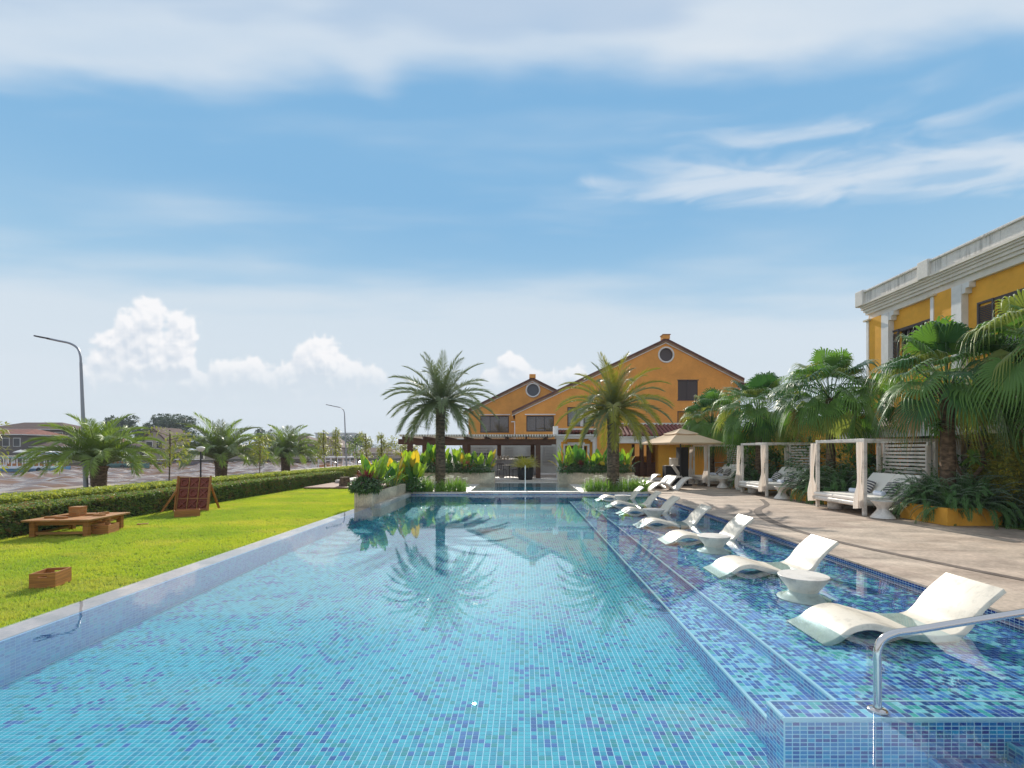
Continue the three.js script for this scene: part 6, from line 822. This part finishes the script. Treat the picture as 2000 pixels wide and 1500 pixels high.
// quay parasols
{ const top = lathe([[1.15, 2.1], [0.6, 2.38], [0.05, 2.62], [0, 2.63]], 8), pole = rod(new THREE.Vector3(0, 0, 0), new THREE.Vector3(0, 2.3, 0), 0.04, 6); let q0; for (let k = 0; k < 9; k++) { const x = -98.0 + k * 0.1, d = 101 - 0.15 * k; if (!q0) { q0 = thing('quay_parasol', 'small pale cafe parasol in the row on the far quay', 'parasol', -99.4, BANK_Y, 97, 0, 'cafe parasols on the far quay'); part('canopy', top, mats.white, q0); part('pole', pole, mats.darkMetal, q0); } else copyOf(q0, -104 + k * 1.1 + 2.2, BANK_Y, 98 + (k % 2) * 1.2, k); } }
// boats
function boat(label, px, d, len, hullMat, cabMat, roofMat, turn, o = {}) {
  const b = thing('tour_boat', label, 'boat', XP(px, d), RIVER_Y, d, turn, 'tour boats on the river'), L = len / 2, m = new Mesher(); let pv;
  for (let i = 0; i <= 24; i++) { const t = i / 24 * 2 - 1, w = 1.5 * (1 - Math.pow(Math.abs(t), 4)) + 0.03, sh = 0.55 + 0.55 * Math.max(0, Math.abs(t) - 0.55) ** 1.4 * 2.4, row = [m.v(t * L, -0.15, -w * 0.55), m.v(t * L * 1.03, sh, -w), m.v(t * L * 1.03, sh, w), m.v(t * L, -0.15, w * 0.55)]; if (pv) for (let k = 0; k < 3; k++) m.q(pv[k], row[k], row[k + 1], pv[k + 1]); pv = row; }
  part('hull', m.geo(), hullMat, b);
  const ch = o.h || 1.7; part('cabin', mg([bx(-L * 0.72, L * 0.62, 0.56, 0.95, -1.2, 1.2)]), cabMat, b); part('roof', rb(-L * 0.82, L * 0.72, ch + 0.75, ch + 0.87, -1.45, 1.45, 0.04), roofMat, b);
  const n = Math.round(len / 1.3); for (let k = 0; k <= n; k++) part('pillar', bx(mixN(-L * 0.72, L * 0.62, k / n) - 0.06, mixN(-L * 0.72, L * 0.62, k / n) + 0.06, 0.951, ch + 0.749, -1.2, -1.1), cabMat, b); for (let k = 0; k <= n; k += 2) part('pillar', bx(mixN(-L * 0.72, L * 0.62, k / n) - 0.06, mixN(-L * 0.72, L * 0.62, k / n) + 0.06, 0.951, ch + 0.749, 1.1, 1.2), cabMat, b);
  for (let k = 0; k < 5; k++) part('bench', bx(-L * 0.6 + k * L * 0.24, -L * 0.6 + k * L * 0.24 + 0.35, 0.951, 1.35, -0.9, 0.9), mats.wood, b); if (o.upper) { part('upper_deck', bx(-L * 0.1, L * 0.55, ch + 0.871, ch + 1.5, -1.0, 1.0), cabMat, b); part('upper_roof', rb(-L * 0.2, L * 0.62, ch + 1.501, ch + 1.6, -1.2, 1.2, 0.03), roofMat, b); }
  const ty = muvKeep(new THREE.TorusGeometry(0.3, 0.11, 8, 16)); for (const x of [0.05, 0.38]) { const t = part('tyre_fender', ty, mats.dark, b); t.position.set(L * x, 0.35, 1.58); }
  return b;
}
const hullBlue = M(S(92, 140, 176), 0.6), hullGreen = M(S(70, 108, 104), 0.6), teal = M(S(110, 160, 168), 0.7), boatWhite = M(S(232, 232, 236), 0.6), hullDark = M(S(70, 78, 110), 0.6);
boat('white and pale blue tour boat with tyre fenders moored by the far quay', 66, 82, 11.5, hullBlue, boatWhite, teal, 0.05, { upper: true, h: 1.5 }); boat('dark green covered boat below the gable house', 250, 100, 9, hullGreen, M(S(84, 120, 116), 0.7), mats.parapet, -0.05); boat('long low grey barge near the far bank behind the young tree', 345, 118, 15, M(S(120, 110, 116), 0.8), M(S(130, 118, 122), 0.8), M(S(190, 186, 190), 0.7), 0, { h: 0.6 }); boat('blue and white ferry moored beyond the clipped hedges', 668, 74, 11, hullDark, boatWhite, boatWhite, 0.03);
boat('second pale boat partly behind the white and blue tour boat', 5, 90, 10, hullBlue, boatWhite, mats.parapet, 0, {});

// hazy air over the river
scene.fog = new THREE.FogExp2(new THREE.Color(0.72, 0.80, 0.90), 0.00045);

scene.traverse((o) => { if (o.isMesh) { o.castShadow = true; o.receiveShadow = true; } });
renderer.render(scene, camera);
